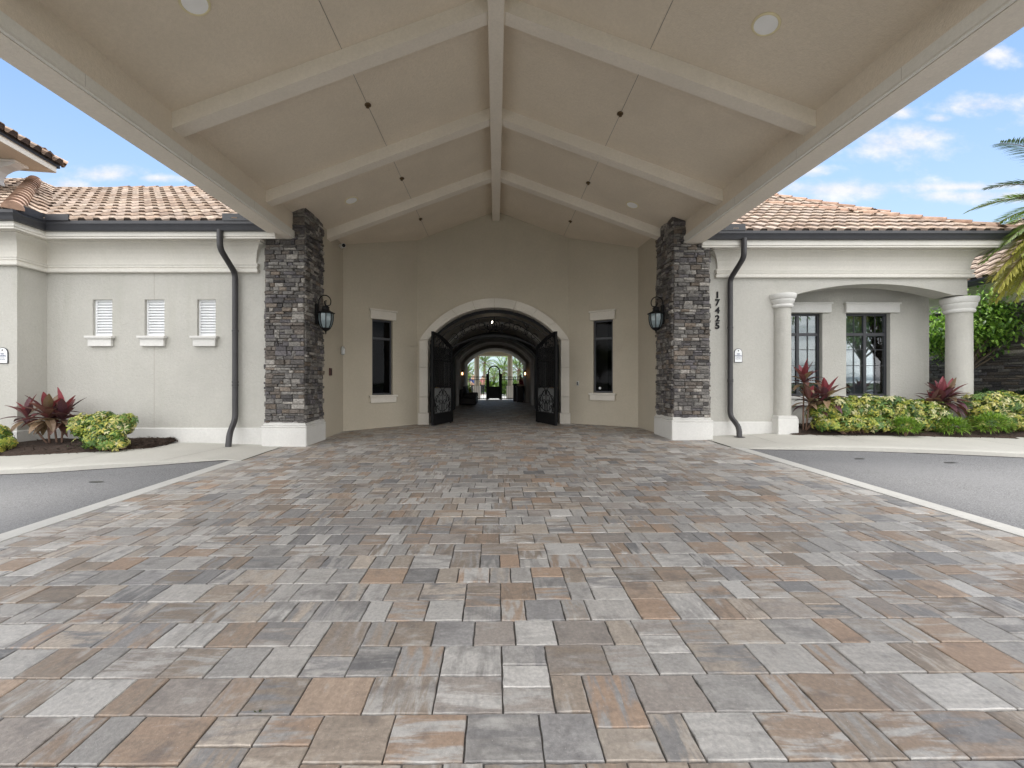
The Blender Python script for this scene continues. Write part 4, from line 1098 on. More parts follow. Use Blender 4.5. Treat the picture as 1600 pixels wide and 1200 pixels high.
# ------------------------------------------------------------------ wrought iron gate
def spiral(c, r, turns, a0, sgn=1, n=22):
    out = []
    for k in range(n+1):
        t = k/n; rr = r*(1-.85*t); a = a0 + sgn*turns*2*math.pi*t
        out.append((c[0]+rr*math.cos(a), c[1]+rr*math.sin(a)))
    return out
eg = thing('entrance_gate', 'tall black wrought iron gate with scrollwork, both leaves standing open in the stone arch', 'gate', (AX, 12, gfl))
YG = 12.0
def iron2d(mb, fn, pts, r, n=5): mb.tube([fn(*p) for p in pts], r, n)
def scrolls(mb, fn, s0, s1, z0, z1, r, seed):
    pr = random.Random(seed); w = s1-s0; h = z1-z0; cx = (s0+s1)/2
    iron2d(mb, fn, [(cx,z0),(cx,z1-h*.08)], r)
    for sg in (-1, 1):
        for (fx, fz, rr, tn_, a) in ((.25,.18,.20,1.3,1.57),(.30,.52,.17,1.25,-1.57),(.14,.80,.12,1.2,1.57),(.40,.33,.09,1.1,3.1),(.42,.10,.07,1.1,0),(.10,.40,.10,1.1,-.6)):
            c = (cx+sg*fx*w, z0+fz*h); q = spiral(c, rr*w*1.05, tn_, a if sg > 0 else math.pi-a, sg); iron2d(mb, fn, q, r)
        iron2d(mb, fn, [(cx, z0+h*.05),(cx+sg*w*.20,z0+h*.12),(cx+sg*w*.42,z0+h*.3),(cx+sg*w*.30,z0+h*.68),(cx+sg*w*.04,z0+h*.95)], r*1.2)
        iron2d(mb, fn, [(cx+sg*w*.47,z0),(cx+sg*w*.40,z0+h*.2),(cx+sg*w*.46,z0+h*.42),(cx+sg*w*.36,z0+h*.6)], r)
def leaf(sx):
    H = Vector((AX+sx*1.20, YG, 0)); Mt = Vector((AX+sx*1.60, 10.88, 0)); d = Mt-H; ln = d.length; d = d/ln; nn = Vector((-d.y,d.x,0))
    zb_ = gfl+.03; zh, zm = 2.33, 2.64
    fn = lambda s, z: tuple(H + d*s + Vector((0,0,z)))
    top = lambda s: zh + (zm-zh)*(math.sin(s/ln*math.pi/2))
    mb = MB()
    for (s0, w, ztp) in ((0,.06,top(0)),(ln-.075,.075,top(ln)+.02)):
        o = H + d*s0 - nn*.03; mb.obox((o.x,o.y,0), d, nn, w, .06, zb_, ztp)
    for k in range(12):
        a, b = ln*k/12, ln*(k+1)/12
        vs = [Vector(fn(a,top(a)-.07)),Vector(fn(b,top(b)-.07)),Vector(fn(b,top(b)+.01)),Vector(fn(a,top(a)+.01))]
        mb.add([v-nn*.03 for v in vs]+[v+nn*.03 for v in vs], [(0,1,2,3),(7,6,5,4),(0,4,5,1),(3,2,6,7)])
    o = H + d*.06 - nn*.02
    mb.obox((o.x,o.y,0), d, nn, ln-.13, .04, zb_, zb_+.30); mb.obox((o.x,o.y,0), d, nn, ln-.13, .04, zb_+.97, zb_+1.0); mb.obox((o.x,o.y,0), d, nn, ln-.13, .04, 1.90, 1.93)
    lf = mb.build('gate_leaf', M['iron'], eg)
    mb = MB(); n = 9
    for k in range(1, n):
        s = .06+(ln-.13)*k/n; mb.tube([fn(s,zb_+.98), fn(s,top(s)-.05)], .011, 6)
    mb.build('bars', M['iron'], lf)
    mb = MB(); scrolls(mb, fn, .08, ln-.09, zb_+.30, zb_+.97, .0085, 3); mb.build('scrollwork', M['iron'], lf); mb = MB(); scrolls(mb, fn, .10, ln-.12, 1.95, top(ln*.5)-.06, .008, 4)
    mb.build('scrollwork', M['iron'], lf)
    o = H + d*.06 - nn*.003
    mb = MB(); mb.obox((o.x,o.y,0), d, nn, ln-.13, .006, zb_+.99, 2.28); mb.build('pane', M['gateglass'], lf)
    o = H + d*.07 + nn*(sx*.014)
    mb = MB(); mb.obox((o.x,o.y,0), d, nn, ln-.16, .006, zb_+.31, zb_+.96); mb.build('frosted_panel', M['frost'], lf)
    p = Vector(fn(ln-.10, 1.20))
    for sg in (-1, 1): mb = MB(); mb.tube([p+nn*sg*.05, p+nn*sg*.09, p+nn*sg*.09-d*.10], .011, 8); mb.build('handle', M['brass'], lf)
for sx in (-1, 1): leaf(sx)
fnG = lambda s, z: (s, YG, z)
for sx in (-1, 1):
    mb = MB(); a, b = AX+sx*1.22, AX+sx*(hwI-.015); lo, hi = min(a,b), max(a,b)
    mb.box(lo,lo+.055,YG-.03,YG+.03,gfl,2.42); mb.box(hi-.055,hi,YG-.03,YG+.03,gfl,2.42); mb.box(lo+.055,hi-.055,YG-.02,YG+.02,gfl+.03,gfl+.33); mb.box(lo+.055,hi-.055,YG-.02,YG+.02,2.2,2.25)
    mb.box(lo+.055,hi-.055,YG-.02,YG+.02,gfl+1.0,gfl+1.03)
    sp = mb.build('side_panel', M['iron'], eg)
    mb = MB()
    for k in range(1,5): s = lo+.055+(hi-lo-.11)*k/5; mb.tube([(s,YG,gfl+1.0),(s,YG,2.22)], .010, 6)
    mb.build('bars', M['iron'], sp)
    mb = MB(); scrolls(mb, fnG, lo+.05, hi-.05, gfl+.33, gfl+1.0, .010, 5); mb.build('scrollwork', M['iron'], sp)
mb = MB()
def arcbar(mb, hw, zs, zcn, t, y0, y1, n=32):
    A = segarc(AX-hw, AX+hw, zs, zcn, n); B = segarc(AX-hw+t*.7, AX+hw-t*.7, zs-.0, zcn-t, n)
    for (p, q, r, s) in zip(A, A[1:], B, B[1:]):
        mb.add([(p[0],y0,p[1]),(q[0],y0,q[1]),(s[0],y0,s[1]),(r[0],y0,r[1]),(p[0],y1,p[1]),(q[0],y1,q[1]),(s[0],y1,s[1]),(r[0],y1,r[1])],[(0,1,2,3),(7,6,5,4),(0,4,5,1),(3,2,6,7)])
arcbar(mb, hwI-.006, zsp+.02, zcr-.005, .085, YG-.03, YG+.03); arcbar(mb, hwI-.17, zsp, zcr-.19, .03, YG-.02, YG+.02)
tr0 = mb.build('transom', M['iron'], eg)
mb = MB(); arcbar(mb, 1.25, 2.30, 2.70, .06, YG-.03, YG+.03); mb.build('head_rail', M['iron'], tr0)
mb = MB()
ozc = zcr-.42
mb.tube([(AX+.15*math.cos(2*math.pi*k/20),YG,ozc+.13*math.sin(2*math.pi*k/20)) for k in range(21)], .014, 6)
mb.tube([(AX+.07*math.cos(2*math.pi*k/16),YG,ozc+.06*math.sin(2*math.pi*k/16)) for k in range(17)], .014, 6)
for sg in (-1, 1):
    for (cx_, cz_, r_, tn_, a_) in ((.34,-.02,.15,1.3,3.14),(.62,-.10,.13,1.3,0),(.88,-.20,.11,1.2,3.14),(1.12,-.35,.11,1.2,0),(.20,-.20,.08,1.1,1.5),(.5,.10,.08,1.1,1.5),(.95,-.05,.07,1.1,1.5)):
        mb.tube([(x,YG,z) for x, z in spiral((AX+sg*cx_,ozc+cz_), r_, tn_, a_ if sg > 0 else math.pi-a_, sg)], .011, 5)
    mb.tube([(AX+sg*x,YG,ozc+z) for x, z in ((.15,0),(.45,.05),(.75,-.05),(1.0,-.2),(1.25,-.45),(1.45,-.72))], .010, 5)
    mb.tube([(AX+sg*x,YG,ozc+z) for x, z in ((.80,.10),(.92,-.12),(.88,-.30),(1.02,-.42),(1.16,-.62))], .012, 5)
mb.build('scrollwork', M['iron'], tr0)

# ------------------------------------------------------------------ wall lanterns
def lantern(x, y, z0, wall_x, lab):
    s = 1 if wall_x > x else -1
    t = thing('wall_lantern', lab, 'wall lantern', (wall_x, y, z0), 'black lanterns on the stone pillars')
    z = lambda k: z0 + k     # z0 = tip
    mb = MB(); mb.box(min(wall_x,wall_x-s*.045), max(wall_x,wall_x-s*.045)+0, y-.055, y+.055, z(.20), z(.62), .012); mb.build('back_plate', M['iron'], t)
    pts = [(wall_x-s*.03, y, z(.36))]
    for k in range(13):
        a = math.pi*k/12*1.18 - .1
        pts.append((x + s*.02 + s*.125*math.cos(a), y, z(.665)+.125*math.sin(a)*1.05))
    for k in range(1, 9):
        a = math.pi*1.08 + k*.55; rr = .125*(1-k/10); pts.append((x+s*.0+s*rr*math.cos(a)*.8 - s*.02, y, z(.66)+rr*math.sin(a)*.8))
    mb = MB(); mb.tube(pts, .011, 8); mb.tube([(x,y,z(.57)),(x,y,z(.66))], .012, 8)
    mb.build('scroll_arm', M['iron'], t, smooth=True)
    mb = MB(); mb.lathe((x,y,z0), [(.0,.61),(.02,.60),(.022,.575),(.065,.57),(.075,.555),(.068,.54),(.072,.50),(.10,.475),(.165,.45),(.185,.435),(.175,.425),(.15,.422)], 8, R(22.5)); mb.build('lamp_cap', M['iron'], t)
    mb = MB(); mb.lathe((x,y,z0), [(.136,.42),(.140,.36),(.135,.28),(.118,.20),(.085,.13),(.06,.105)], 8, R(22.5)); mb.build('lamp_glass', M['lampglass'], t)
    mb = MB()
    for k in range(8):
        a = R(22.5)+2*math.pi*k/8
        mb.tube([(x+r*math.cos(a), y+r*math.sin(a), z0+h_) for r, h_ in ((.142,.425),(.147,.36),(.142,.28),(.124,.20),(.09,.13),(.05,.085))], .009, 5)
    mb.build('cage', M['iron'], t)
    mb = MB(); mb.lathe((x,y,z0), [(.095,.13),(.09,.115),(.06,.085),(.03,.07),(.016,.055),(.012,.02),(.002,0)], 12); mb.build('finial', M['iron'], t, smooth='angle')
lantern(X(509,8.6), 8.6, Z(522.5,8.6), -3.70+.035, 'black scroll-arm lantern on the left stone pillar, facing the drive')
lantern(X(1025,9.1), 9.1, Z(521.5,9.1), 3.64-.035, 'black scroll-arm lantern on the right stone pillar, near the house number')

# ------------------------------------------------------------------ small wall fittings
M['grey'] = plain('grey_plastic', (.45,.46,.45), .4); M['red'] = plain('dark_red_plastic', (.07,.018,.015), .4)
yk = p1.x
t = thing('intercom', 'pale grey intercom unit at the corner of the left alcove wall', 'intercom', (-3.7, hit(537,p1,p2)[1].y-.12, Z(548,10.2)))
yi_ = 10.18; z_ = Z(548,yi_)
mb = MB(); mb.box(-3.72,-3.66,yi_-.06,yi_+.06,z_-.10,z_+.10,.02); mb.build('housing', M['grey'], t)
mb = MB(); mb.box(-3.66,-3.652,yi_-.035,yi_+.035,z_-.08,z_+.05,.004); mb.build('cover', M['white'], t)
def plate(name, lab, cat, o, u, n, w, h, base, btn):
    t = thing(name, lab, cat, o); O = Vector(o); u = Vector(u); n = Vector(n)
    mb = MB(); q = O - u*w/2; mb.obox((q.x,q.y,0), u, n, w, .03, o[2]-h/2, o[2]+h/2, .006); mb.build('housing', base, t)
    mb = MB()
    for k in range(3): q = O - u*w*.28 + n*.03; mb.obox((q.x,q.y,0), u, n, w*.56, .006, o[2]-h*.36+k*h*.25, o[2]-h*.36+k*h*.25+h*.16, .001)
    mb.build('button', btn, t)
yk_ = 3.72*F/(CX-515.5)
plate('call_point', 'dark red call point low on the left alcove side wall', 'call point', (-3.72, yk_, Z(581,yk_)), (0,1,0), (1,0,0), .12, .17, M['red'], M['iron'])
_, q = hit(903, p4, p5); u = (p5-p4).normalized()
plate('card_reader', 'small grey card reader between the stone arch and the right alcove window', 'card reader', (q.x, q.y, Z(599,q.y)), u, (u.y,-u.x,0), .07, .12, M['grey'], M['iron'])
t = thing('security_camera', 'small white dome-faced security camera below the left beam end', 'camera', (-3.70, 10.05, Z(384,10.0)))
zc_m = Z(384,10.0)
mb = MB(); mb.tube([(-3.73,10.05,zc_m+.02),(-3.66,10.02,zc_m+.02)], .03, 12); mb.tube([(-3.69,10.08,zc_m),(-3.58,9.93,zc_m-.015)], [.045,.05], 14); mb.build('camera_body', M['white'], t, smooth='angle')
mb = MB(); mb.tube([(-3.58,9.93,zc_m-.015),(-3.566,9.911,zc_m-.017)], [.044,.036], 14); mb.build('camera_lens', M['iron'], t)
a, b, s0, s1, z0, z1 = wins[1]; u = (b-a).normalized(); n = Vector((u.y,-u.x,0)); q = a + u*(s0+.16) - n*.075
mb = MB(); mb.lathe((0,0,0), [(.034,0),(.034,.010),(.028,.018),(.004,.020)], 18); mt = Matrix.Translation((q.x,q.y,z0+.12)) @ n.to_track_quat('Z','Y').to_matrix().to_4x4(); mb.v = [tuple(mt @ Vector(v)) for v in mb.v]
tag(mb.build('glass_sensor', M['white'], smooth='angle'), 'round white sensor low on the right alcove window glass', 'sensor')

def text_mesh(name, s, size, loc, mat_, parent, extrude=.004, bold=.0, align='CENTER', rot=(R(90),0,0)):
    cu = bpy.data.curves.new(name, 'FONT'); cu.body = s; cu.size = size; cu.extrude = extrude; cu.offset = bold; cu.align_x = align; cu.align_y = 'CENTER'
    tmp = bpy.data.objects.new('tmp', cu); col.objects.link(tmp); dg = bpy.context.evaluated_depsgraph_get()
    me = bpy.data.meshes.new_from_object(tmp.evaluated_get(dg)); bpy.data.objects.remove(tmp); bpy.data.curves.remove(cu)
    me.name = name
    o = bpy.data.objects.new(name, me); col.objects.link(o); me.materials.clear(); me.materials.append(mat_)
    base = ORG.get(parent.name) if parent else Vector((0,0,0))
    if parent: o.parent = parent
    me.transform(Matrix.Translation(Vector(loc)-base) @ Matrix.Rotation(R(90),4,'X')); return o
hn = thing('house_number', 'black house number 17425 running down the wall beside the right pillar', 'house number', (X(1120.5,YR), YR-.01, Z(486,YR)))
for ch, py in zip('17425', (461.5, 473.2, 485.5, 498, 509.5)):
    text_mesh('digit', ch, .188, (X(1120.5,YR), YR-.012, Z(py,YR)), M['iron'], hn, .012, .005)
M['navy'] = plain('navy_print', (.03,.05,.14), .5)
def plaque(cx, cz, y, w, h, lab):
    t = thing('notice_plaque', lab, 'sign', (cx, y, cz), 'arched white notice plaques')
    def outline(w, h, n=14):
        return [(-w/2,-h/2),(w/2,-h/2)] + [(w/2*math.cos(math.pi*k/n), h/2-w/2+w/2*math.sin(math.pi*k/n)) for k in range(n+1)]
    for nm, ww, hh, y0, y1, m in (('rim', w, h, y, y-.012, M['gutter']), ('face', w*.88, h*.925, y-.008, y-.016, M['white'])):
        mb = MB(); P = outline(ww, hh); n = len(P)
        for yy in (y1, y0): mb.v += [(cx+a, yy, cz+b) for a, b in P]
        mb.f.append(tuple(range(n))); mb.c.append((1,1,1))
        for k in range(n): mb.f.append((k,(k+1)%n,n+(k+1)%n,n+k)); mb.c.append((1,1,1))
        o = mb.build(nm, m, t)
    yy = y-.018
    mb = MB(); b0 = [(cx+.019*math.cos(R(90+k*36))*(1 if k%2==0 else .55), yy, cz+h*.335+.019*math.sin(R(90+k*36))*(1 if k%2==0 else .55)) for k in range(10)]
    mb.v += b0; mb.f.append(tuple(range(10))); mb.c.append((1,1,1)); mb.build('emblem', M['iron'], t)
    text_mesh('lettering', 'NO', .040, (cx, yy, cz+h*.10), M['navy'], t, .001, .0008)
    text_mesh('lettering', 'PARKING', .034, (cx, yy, cz-h*.03), M['navy'], t, .001, .0008)
    for k, s in enumerate(('in driveway or', 'along entrance')): text_mesh('lettering', s, .020, (cx, yy, cz-h*.15-k*h*.09), M['navy'], t, .001)
plaque(X(1153,YR), Z(555.5,YR), YR-.003, X(1159.5,YR)-X(1147,YR), Z(545,YR)-Z(567,YR), 'white arched notice plaque on the right wing beside the downspout')
plaque(X(5.5,YB), Z(555.5,YB), YB-.003, .195, Z(543,YB)-Z(568,YB), 'white arched notice plaque at the far left wall corner')

# ================================================================== PLANTS
def leafstrip(mb, base, d, length, width, droop, c, fold=.25, seg=4, up=None):
    d = Vector(d).normalized(); up = Vector((0,0,1)); side = d.cross(up)
    side = side.normalized() if side.length > 1e-3 else Vector((1,0,0))
    P = []; p = Vector(base); dd = d.copy()
    prof = (.25,.85,1.0,.65,.04) if seg == 4 else tuple(math.sin(math.pi*(k/seg*.9+.07)) for k in range(seg+1))
    for k in range(seg+1):
        nrm = side.cross(dd).normalized(); w = width*prof[k]/2
        P.append((p - side*w + nrm*w*fold, p.copy(), p + side*w + nrm*w*fold))
        dd = (dd + Vector((0,0,-droop/seg))).normalized(); p = p + dd*length/seg
    for a, b in zip(P, P[1:]):
        mb.quad(a[0], a[1], b[1], b[0], c); mb.quad(a[1], a[2], b[2], b[1], tuple(q*.88 for q in c))
TI = [(.14,.046,.054),(.115,.042,.054),(.16,.056,.060),(.088,.040,.050),(.18,.095,.073),(.145,.068,.060),(.21,.145,.095),(.12,.050,.07)]
def ti_plant(base, heads, lab, seed, L_=.42):
    pr = random.Random(seed); t = thing('cordyline', lab, 'shrub', base, 'red-leaved cordyline plants')
    st = MB(); lf = MB(); B = Vector(base)
    for (hx, hy, hz, n, sc, lean) in heads:
        H = Vector((hx, hy, hz)); b0 = B + Vector((lean[0], lean[1], 0)); mid = (b0+H)/2 + Vector((lean[2], 0, -.06 if abs(lean[2]) > .05 else 0))
        pts = [b0*(1-q)**2 + mid*2*q*(1-q) + H*q*q for q in [k/8 for k in range(9)]]
        st.tube(pts, [.016]*5+[.014]*4, 7)
        for k in range(n):
            a = k*2.399 + pr.uniform(-.3,.3); el = R(6 + 70*(k/n)**.95 + pr.uniform(-10,10))
            d = Vector((math.cos(a)*math.cos(el), math.sin(a)*math.cos(el), math.sin(el)))
            c = pr.choice(TI); q = pr.uniform(.8,1.3)
            if k < n*.3 and pr.random() < .35: c = (.25,.17,.105)
            if k > n*.86: c = (.24,.05,.065)
            leafstrip(lf, H + Vector((0,0,-.08+.16*k/n)), d, L_*sc*pr.uniform(.75,1.1), .118*sc, 1.15*(1-k/n)+.25, tuple(x*q for x in c), fold=.35, seg=5)
    st.build('stem', M['stem'], t, smooth=True); lf.build('foliage', M['leaf'], t, col_attr=True)
def pos(px, py, d): return Vector((X(px,d), d, Z(py,d)))
d = 7.75
bz = g(X(82,d),d)+.13
ti_plant((X(82,d), d, bz), [(*pos(42,653,d-.05),17,.85,(-.08,0,-.02)), (*pos(74,652,d-.1),24,1.12,(-.05,0,0)), (*pos(98,655,d),24,1.12,(.12,.05,0)), (*pos(84,656,d+.1),16,.95,(.03,.05,0))], 'dark red cordyline with four bare stems against the left wing corner', 5, .43)
d = 9.0
bz = g(X(1258,d),d)+.12
ti_plant((X(1257,d),d,bz), [(*pos(1256,598,d),22,.98,(-.03,0,0)), (*pos(1264,628,d-.1),16,.9,(.02,0,.02)), (*pos(1290,625,d-.15),26,1.1,(.02,0,.10)), (*pos(1278,638,d-.1),12,.85,(.03,0,.05))], 'tall dark red cordyline beside the slender porch column', 8, .43)
d = 8.9
ti_plant((X(1470,d),d,g(8,d)+.12), [(*pos(1455,636,d),18,.85,(-.06,0,0)), (*pos(1472,628,d),30,1.15,(0,0,0)), (*pos(1483,622,d),18,.95,(.03,0,0))], 'dark red cordyline in front of the thick round porch column', 9, .43)

YG_ = [(.52,.47,.10),(.60,.55,.20),(.44,.44,.08),(.64,.60,.33),(.33,.37,.06)]; GN = [(.09,.18,.035),(.06,.12,.03),(.15,.26,.05)]
def schefflera(lumps, lab, seed, zmin, yellow=.70, size=.085, grp='variegated yellow-green shrubs'):
    """lumps: (centre, radii, rosettes); leaf rosettes of narrow leaflets over several uneven swellings"""
    pr = random.Random(seed); c = lumps[len(lumps)//2][0]; base = (c[0], c[1], zmin); t = thing('variegated_shrub', lab, 'shrub', base, grp); mb = MB(); st = MB()
    for li, (c, rad, n) in enumerate(lumps):
        C = Vector(c); k = 0
        while k < n:
            a = pr.uniform(0, 2*math.pi); ct = pr.uniform(-.85, 1); stt = math.sqrt(1-ct*ct)
            d = Vector((stt*math.cos(a), stt*math.sin(a), ct)); rr = pr.uniform(.45, 1.0)**.5
            if pr.random() < .06: rr *= pr.uniform(1.05, 1.22)
            lump = 1 + .38*mnoise.noise(Vector((d.x*2.1, d.y*2.1, d.z*2.1)) + Vector((seed*3.1+li*7.7,0,0)))
            p = C + Vector((d.x*rad[0], d.y*rad[1], d.z*rad[2]))*rr*lump
            if p.z < zmin+.03: continue
            k += 1
            out = (Vector((d.x/rad[0], d.y/rad[1], d.z/rad[2])).normalized() + Vector((pr.uniform(-.6,.6),pr.uniform(-.6,.6),pr.uniform(.0,.7)))).normalized()
            u = out.orthogonal().normalized(); v = out.cross(u); ph = pr.uniform(0,6.28); nl = pr.choice((5,6,7)); s = size*pr.uniform(.65,1.25)
            isy = pr.random() < yellow*(.5+.5*rr); cc = pr.choice(YG_) if isy else pr.choice(GN)
            for j in range(nl):
                aa = ph+2*math.pi*j/nl+pr.uniform(-.2,.2); dv = u*math.cos(aa)+v*math.sin(aa); sd_ = out.cross(dv); s2 = s*pr.uniform(.8,1.15)
                e = p + dv*s2 - out*s2*pr.uniform(.15,.5); md = p + dv*s2*.55 + out*s2*.02; w = s2*.23; q = pr.uniform(.8,1.15)
                c1 = tuple(x*q for x in cc); c2 = tuple(x*q for x in (pr.choice(GN) if pr.random() < .5 else cc))
                mb.quad(p, md+sd_*w, e, md, c1); mb.quad(p, md, e, md-sd_*w, c2)
        for _ in range(4):
            a = pr.uniform(0,6.28); st.tube([(c[0]*.7+base[0]*.3+.04*math.cos(a),c[1]+.04*math.sin(a),zmin-.02),(c[0]+rad[0]*.4*math.cos(a),c[1]+rad[1]*.4*math.sin(a),c[2]+rad[2]*.3)], [.012,.006], 6)
    mb.build('foliage', M['leaf'], t, col_attr=True); st.build('stem', M['stem'], t)
def lp(px, py, d, rx, ry, rz, n): return ((X(px,d), d, Z(py,d)), (rx,ry,rz), n)
d = 7.5; bzz = g(-6.9,7.5)+.09
schefflera([lp(131,664,d,.20,.20,.20,150), lp(159,660,d+.05,.22,.22,.19,190), lp(190,663,d,.215,.2,.20,170), lp(163,681,d-.1,.33,.24,.21,300), lp(178,690,d-.12,.24,.2,.14,110)], 'rounded yellow-variegated shrub under the louvred windows', 2, bzz)
schefflera([lp(-12,682,7.25,.24,.24,.22,200), lp(2,692,7.2,.14,.15,.14,70)], 'yellow-variegated shrub cut by the left picture edge', 3, g(-8.6,7.2)+.08)
d = 8.85; bzz = g(8,d)+.10; pr0 = random.Random(8); hl = []
for k in range(11):
    px = 1284+k*17.2; hl.append(lp(px, 640+pr0.uniform(-3,3)+(5 if k in (0,10) else 0), d+pr0.uniform(-.06,.1), .25, .32, .27+pr0.uniform(-.03,.02), 175))
    hl.append(lp(px+8, 661+pr0.uniform(-2,2), d-.12, .24, .26, .16, 90))
schefflera(hl, 'long low yellow-variegated hedge under the porch windows', 4, bzz)
hl = []
for k in range(7):
    px = 1528+k*19; hl.append(lp(px, 636+pr0.uniform(-5,3), d+pr0.uniform(-.05,.1), .28, .34, .28, 190)); hl.append(lp(px+8, 658, d-.12, .26, .28, .18, 90))
schefflera(hl, 'yellow-variegated hedge right of the thick round column', 6, g(10.5,d)+.10)
def fineshrub(c, rad, n, lab, seed, pal, lw=.012, ll=.10, name='green_shrub', grp='small bright green shrubs'):
    pr = random.Random(seed); zmin = c[2]-rad[2]; t = thing(name, lab, 'shrub', (c[0],c[1],zmin), grp); mb = MB(); C = Vector(c)
    for _ in range(n):
        a = pr.uniform(0,6.28); ct = pr.uniform(-.6,1); s = math.sqrt(1-ct*ct); d = Vector((s*math.cos(a),s*math.sin(a),ct)); r = pr.uniform(.35,1)**.6
        r *= 1+.25*mnoise.noise(d*2.3+Vector((seed,0,0)))
        p = C + Vector((d.x*rad[0],d.y*rad[1],d.z*rad[2]))*r
        for j in range(3):
            dd = (d + Vector((pr.uniform(-.8,.8),pr.uniform(-.8,.8),pr.uniform(-.1,.9)))).normalized(); c_ = pr.choice(pal); q = pr.uniform(.75,1.2)
            leafstrip(mb, p, dd, ll*pr.uniform(.6,1.2), lw*pr.uniform(.8,1.5), .5, tuple(x*q for x in c_), seg=2)
    mb.build('foliage', M['leaf'], t, col_attr=True)
    st = MB()
    for _ in range(6): a = pr.uniform(0,6.28); st.tube([(c[0],c[1],zmin-.03),(c[0]+rad[0]*.5*math.cos(a),c[1]+rad[1]*.5*math.sin(a),c[2])], [.008,.004], 5)
    st.build('stem', M['stem'], t)
BG = [(.30,.44,.06),(.24,.40,.05),(.22,.36,.05),(.16,.30,.04),(.28,.42,.07),(.11,.22,.03)]
DG = [(.03,.065,.02),(.02,.045,.015),(.045,.085,.03)]
for (px, py, rx, rz, lab, sd_) in ((1415,658,.22,.17,'small bright green shrub in front of the hedge below the second window',1),(1488,661,.23,.17,'small bright green shrub at the foot of the thick round column',2),(1550,656,.36,.21,'wide bright green shrub in front of the hedge right of the column',3)):
    d = 8.45; fineshrub((X(px,d),d,g(9,d)+.10+rz*.95), (rx,.2,rz), 420, lab, sd_, BG)
for (px, sd_, lab) in ((1545,11,'dark green bush along the stone wall, behind the right hedge, nearer the column'),(1620,12,'dark green bush along the stone wall at the right picture edge')):
    d = 10.2; fineshrub((X(px,d),d,g(11,d)+.45), (.75,.5,.42), 900, lab, sd_, DG, .03, .12, 'dark_bush', 'dark green bushes by the stone wall')
mb = MB(); pr = random.Random(5)
for (px, py) in ((372,702.5-0),(58,0)): pass
for k in range(26):
    x, y = GP(108,703,.1); p = Vector((x+pr.uniform(-.16,.16), y+.15+pr.uniform(-.05,.05), g(x,y)+.10)); leafstrip(mb, p, (pr.uniform(-1,1),pr.uniform(-1,1),.8), .09, .02, .6, (.06,.13,.03), seg=2)
struct(mb.build('weeds', M['leaf'], col_attr=True), kind='stuff')
mb = MB()
for k in range(16):
    x, y = GP(404,1114); p = Vector((x+pr.uniform(-.012,.012), y+pr.uniform(-.006,.006), g(x,y)-.004)); leafstrip(mb, p, (pr.uniform(-1,1),pr.uniform(-1,1),.6), .016, .006, .4, (.07,.09,.025), seg=2)
struct(mb.build('weed_tuft', M['leaf'], col_attr=True), kind='stuff')

def leaf_tree(base, h, crown_c, crown_r, n, lab, seed, pal, lsize=.12, trunk_r=.07, grp=None, name='leafy_tree', clusters=26):
    pr = random.Random(seed); t = thing(name, lab, 'tree', base, grp); B = Vector(base); C = Vector(crown_c)
    tk = MB(); lf = MB(); ends = []
    top = Vector((C.x, C.y, C.z))
    fork = B.lerp(top, .45)
    tk.tube([B-Vector((0,0,.1)), B.lerp(fork,.5)+Vector((.03,0,0)), fork], [trunk_r, trunk_r*.85, trunk_r*.7], 9)
    for k in range(clusters):
        a = k*2.399; ct = pr.uniform(-.7,1); s = math.sqrt(1-ct*ct); r = pr.uniform(.45,1.0)
        e = C + Vector((math.cos(a)*s*crown_r[0], math.sin(a)*s*crown_r[1], ct*crown_r[2]))*r
        mid = fork.lerp(e,.5) + Vector((pr.uniform(-.1,.1),pr.uniform(-.1,.1),.12))*crown_r[0]
        tk.tube([fork, mid, e], [trunk_r*.42, trunk_r*.25, trunk_r*.08], 5); ends.append((e, mid))
    for k in range(n):
        e, mid = pr.choice(ends); q = pr.random()
        p = mid.lerp(e, q**.5) + Vector((pr.gauss(0,.16),pr.gauss(0,.16),pr.gauss(0,.11)))*max(crown_r)*.75
        d = Vector((pr.uniform(-1,1),pr.uniform(-1,1),pr.uniform(-.8,.35))); c = pr.choice(pal); b = pr.uniform(.7,1.25)
        leafstrip(lf, p, d, lsize*pr.uniform(.7,1.3), lsize*.42, .6, tuple(x*b for x in c), seg=2, fold=.2)
    tk.build('trunk', M['bark'], t, smooth=True); lf.build('crown', M['leaf'], t, col_attr=True)
TG = [(.13,.23,.04),(.19,.32,.055),(.08,.16,.035),(.24,.37,.075),(.055,.11,.028)]
d = 11.3
leaf_tree((X(1462,d),d,g(11,d)), 3, (X(1535,d-.2),d-.2,Z(508,d)), (1.6,.85,1.0), 9000, 'bright green leafy tree between the thick column and the stone wall', 14, [tuple(q*1.9 for q in c) for c in TG], .13, .05, clusters=60)

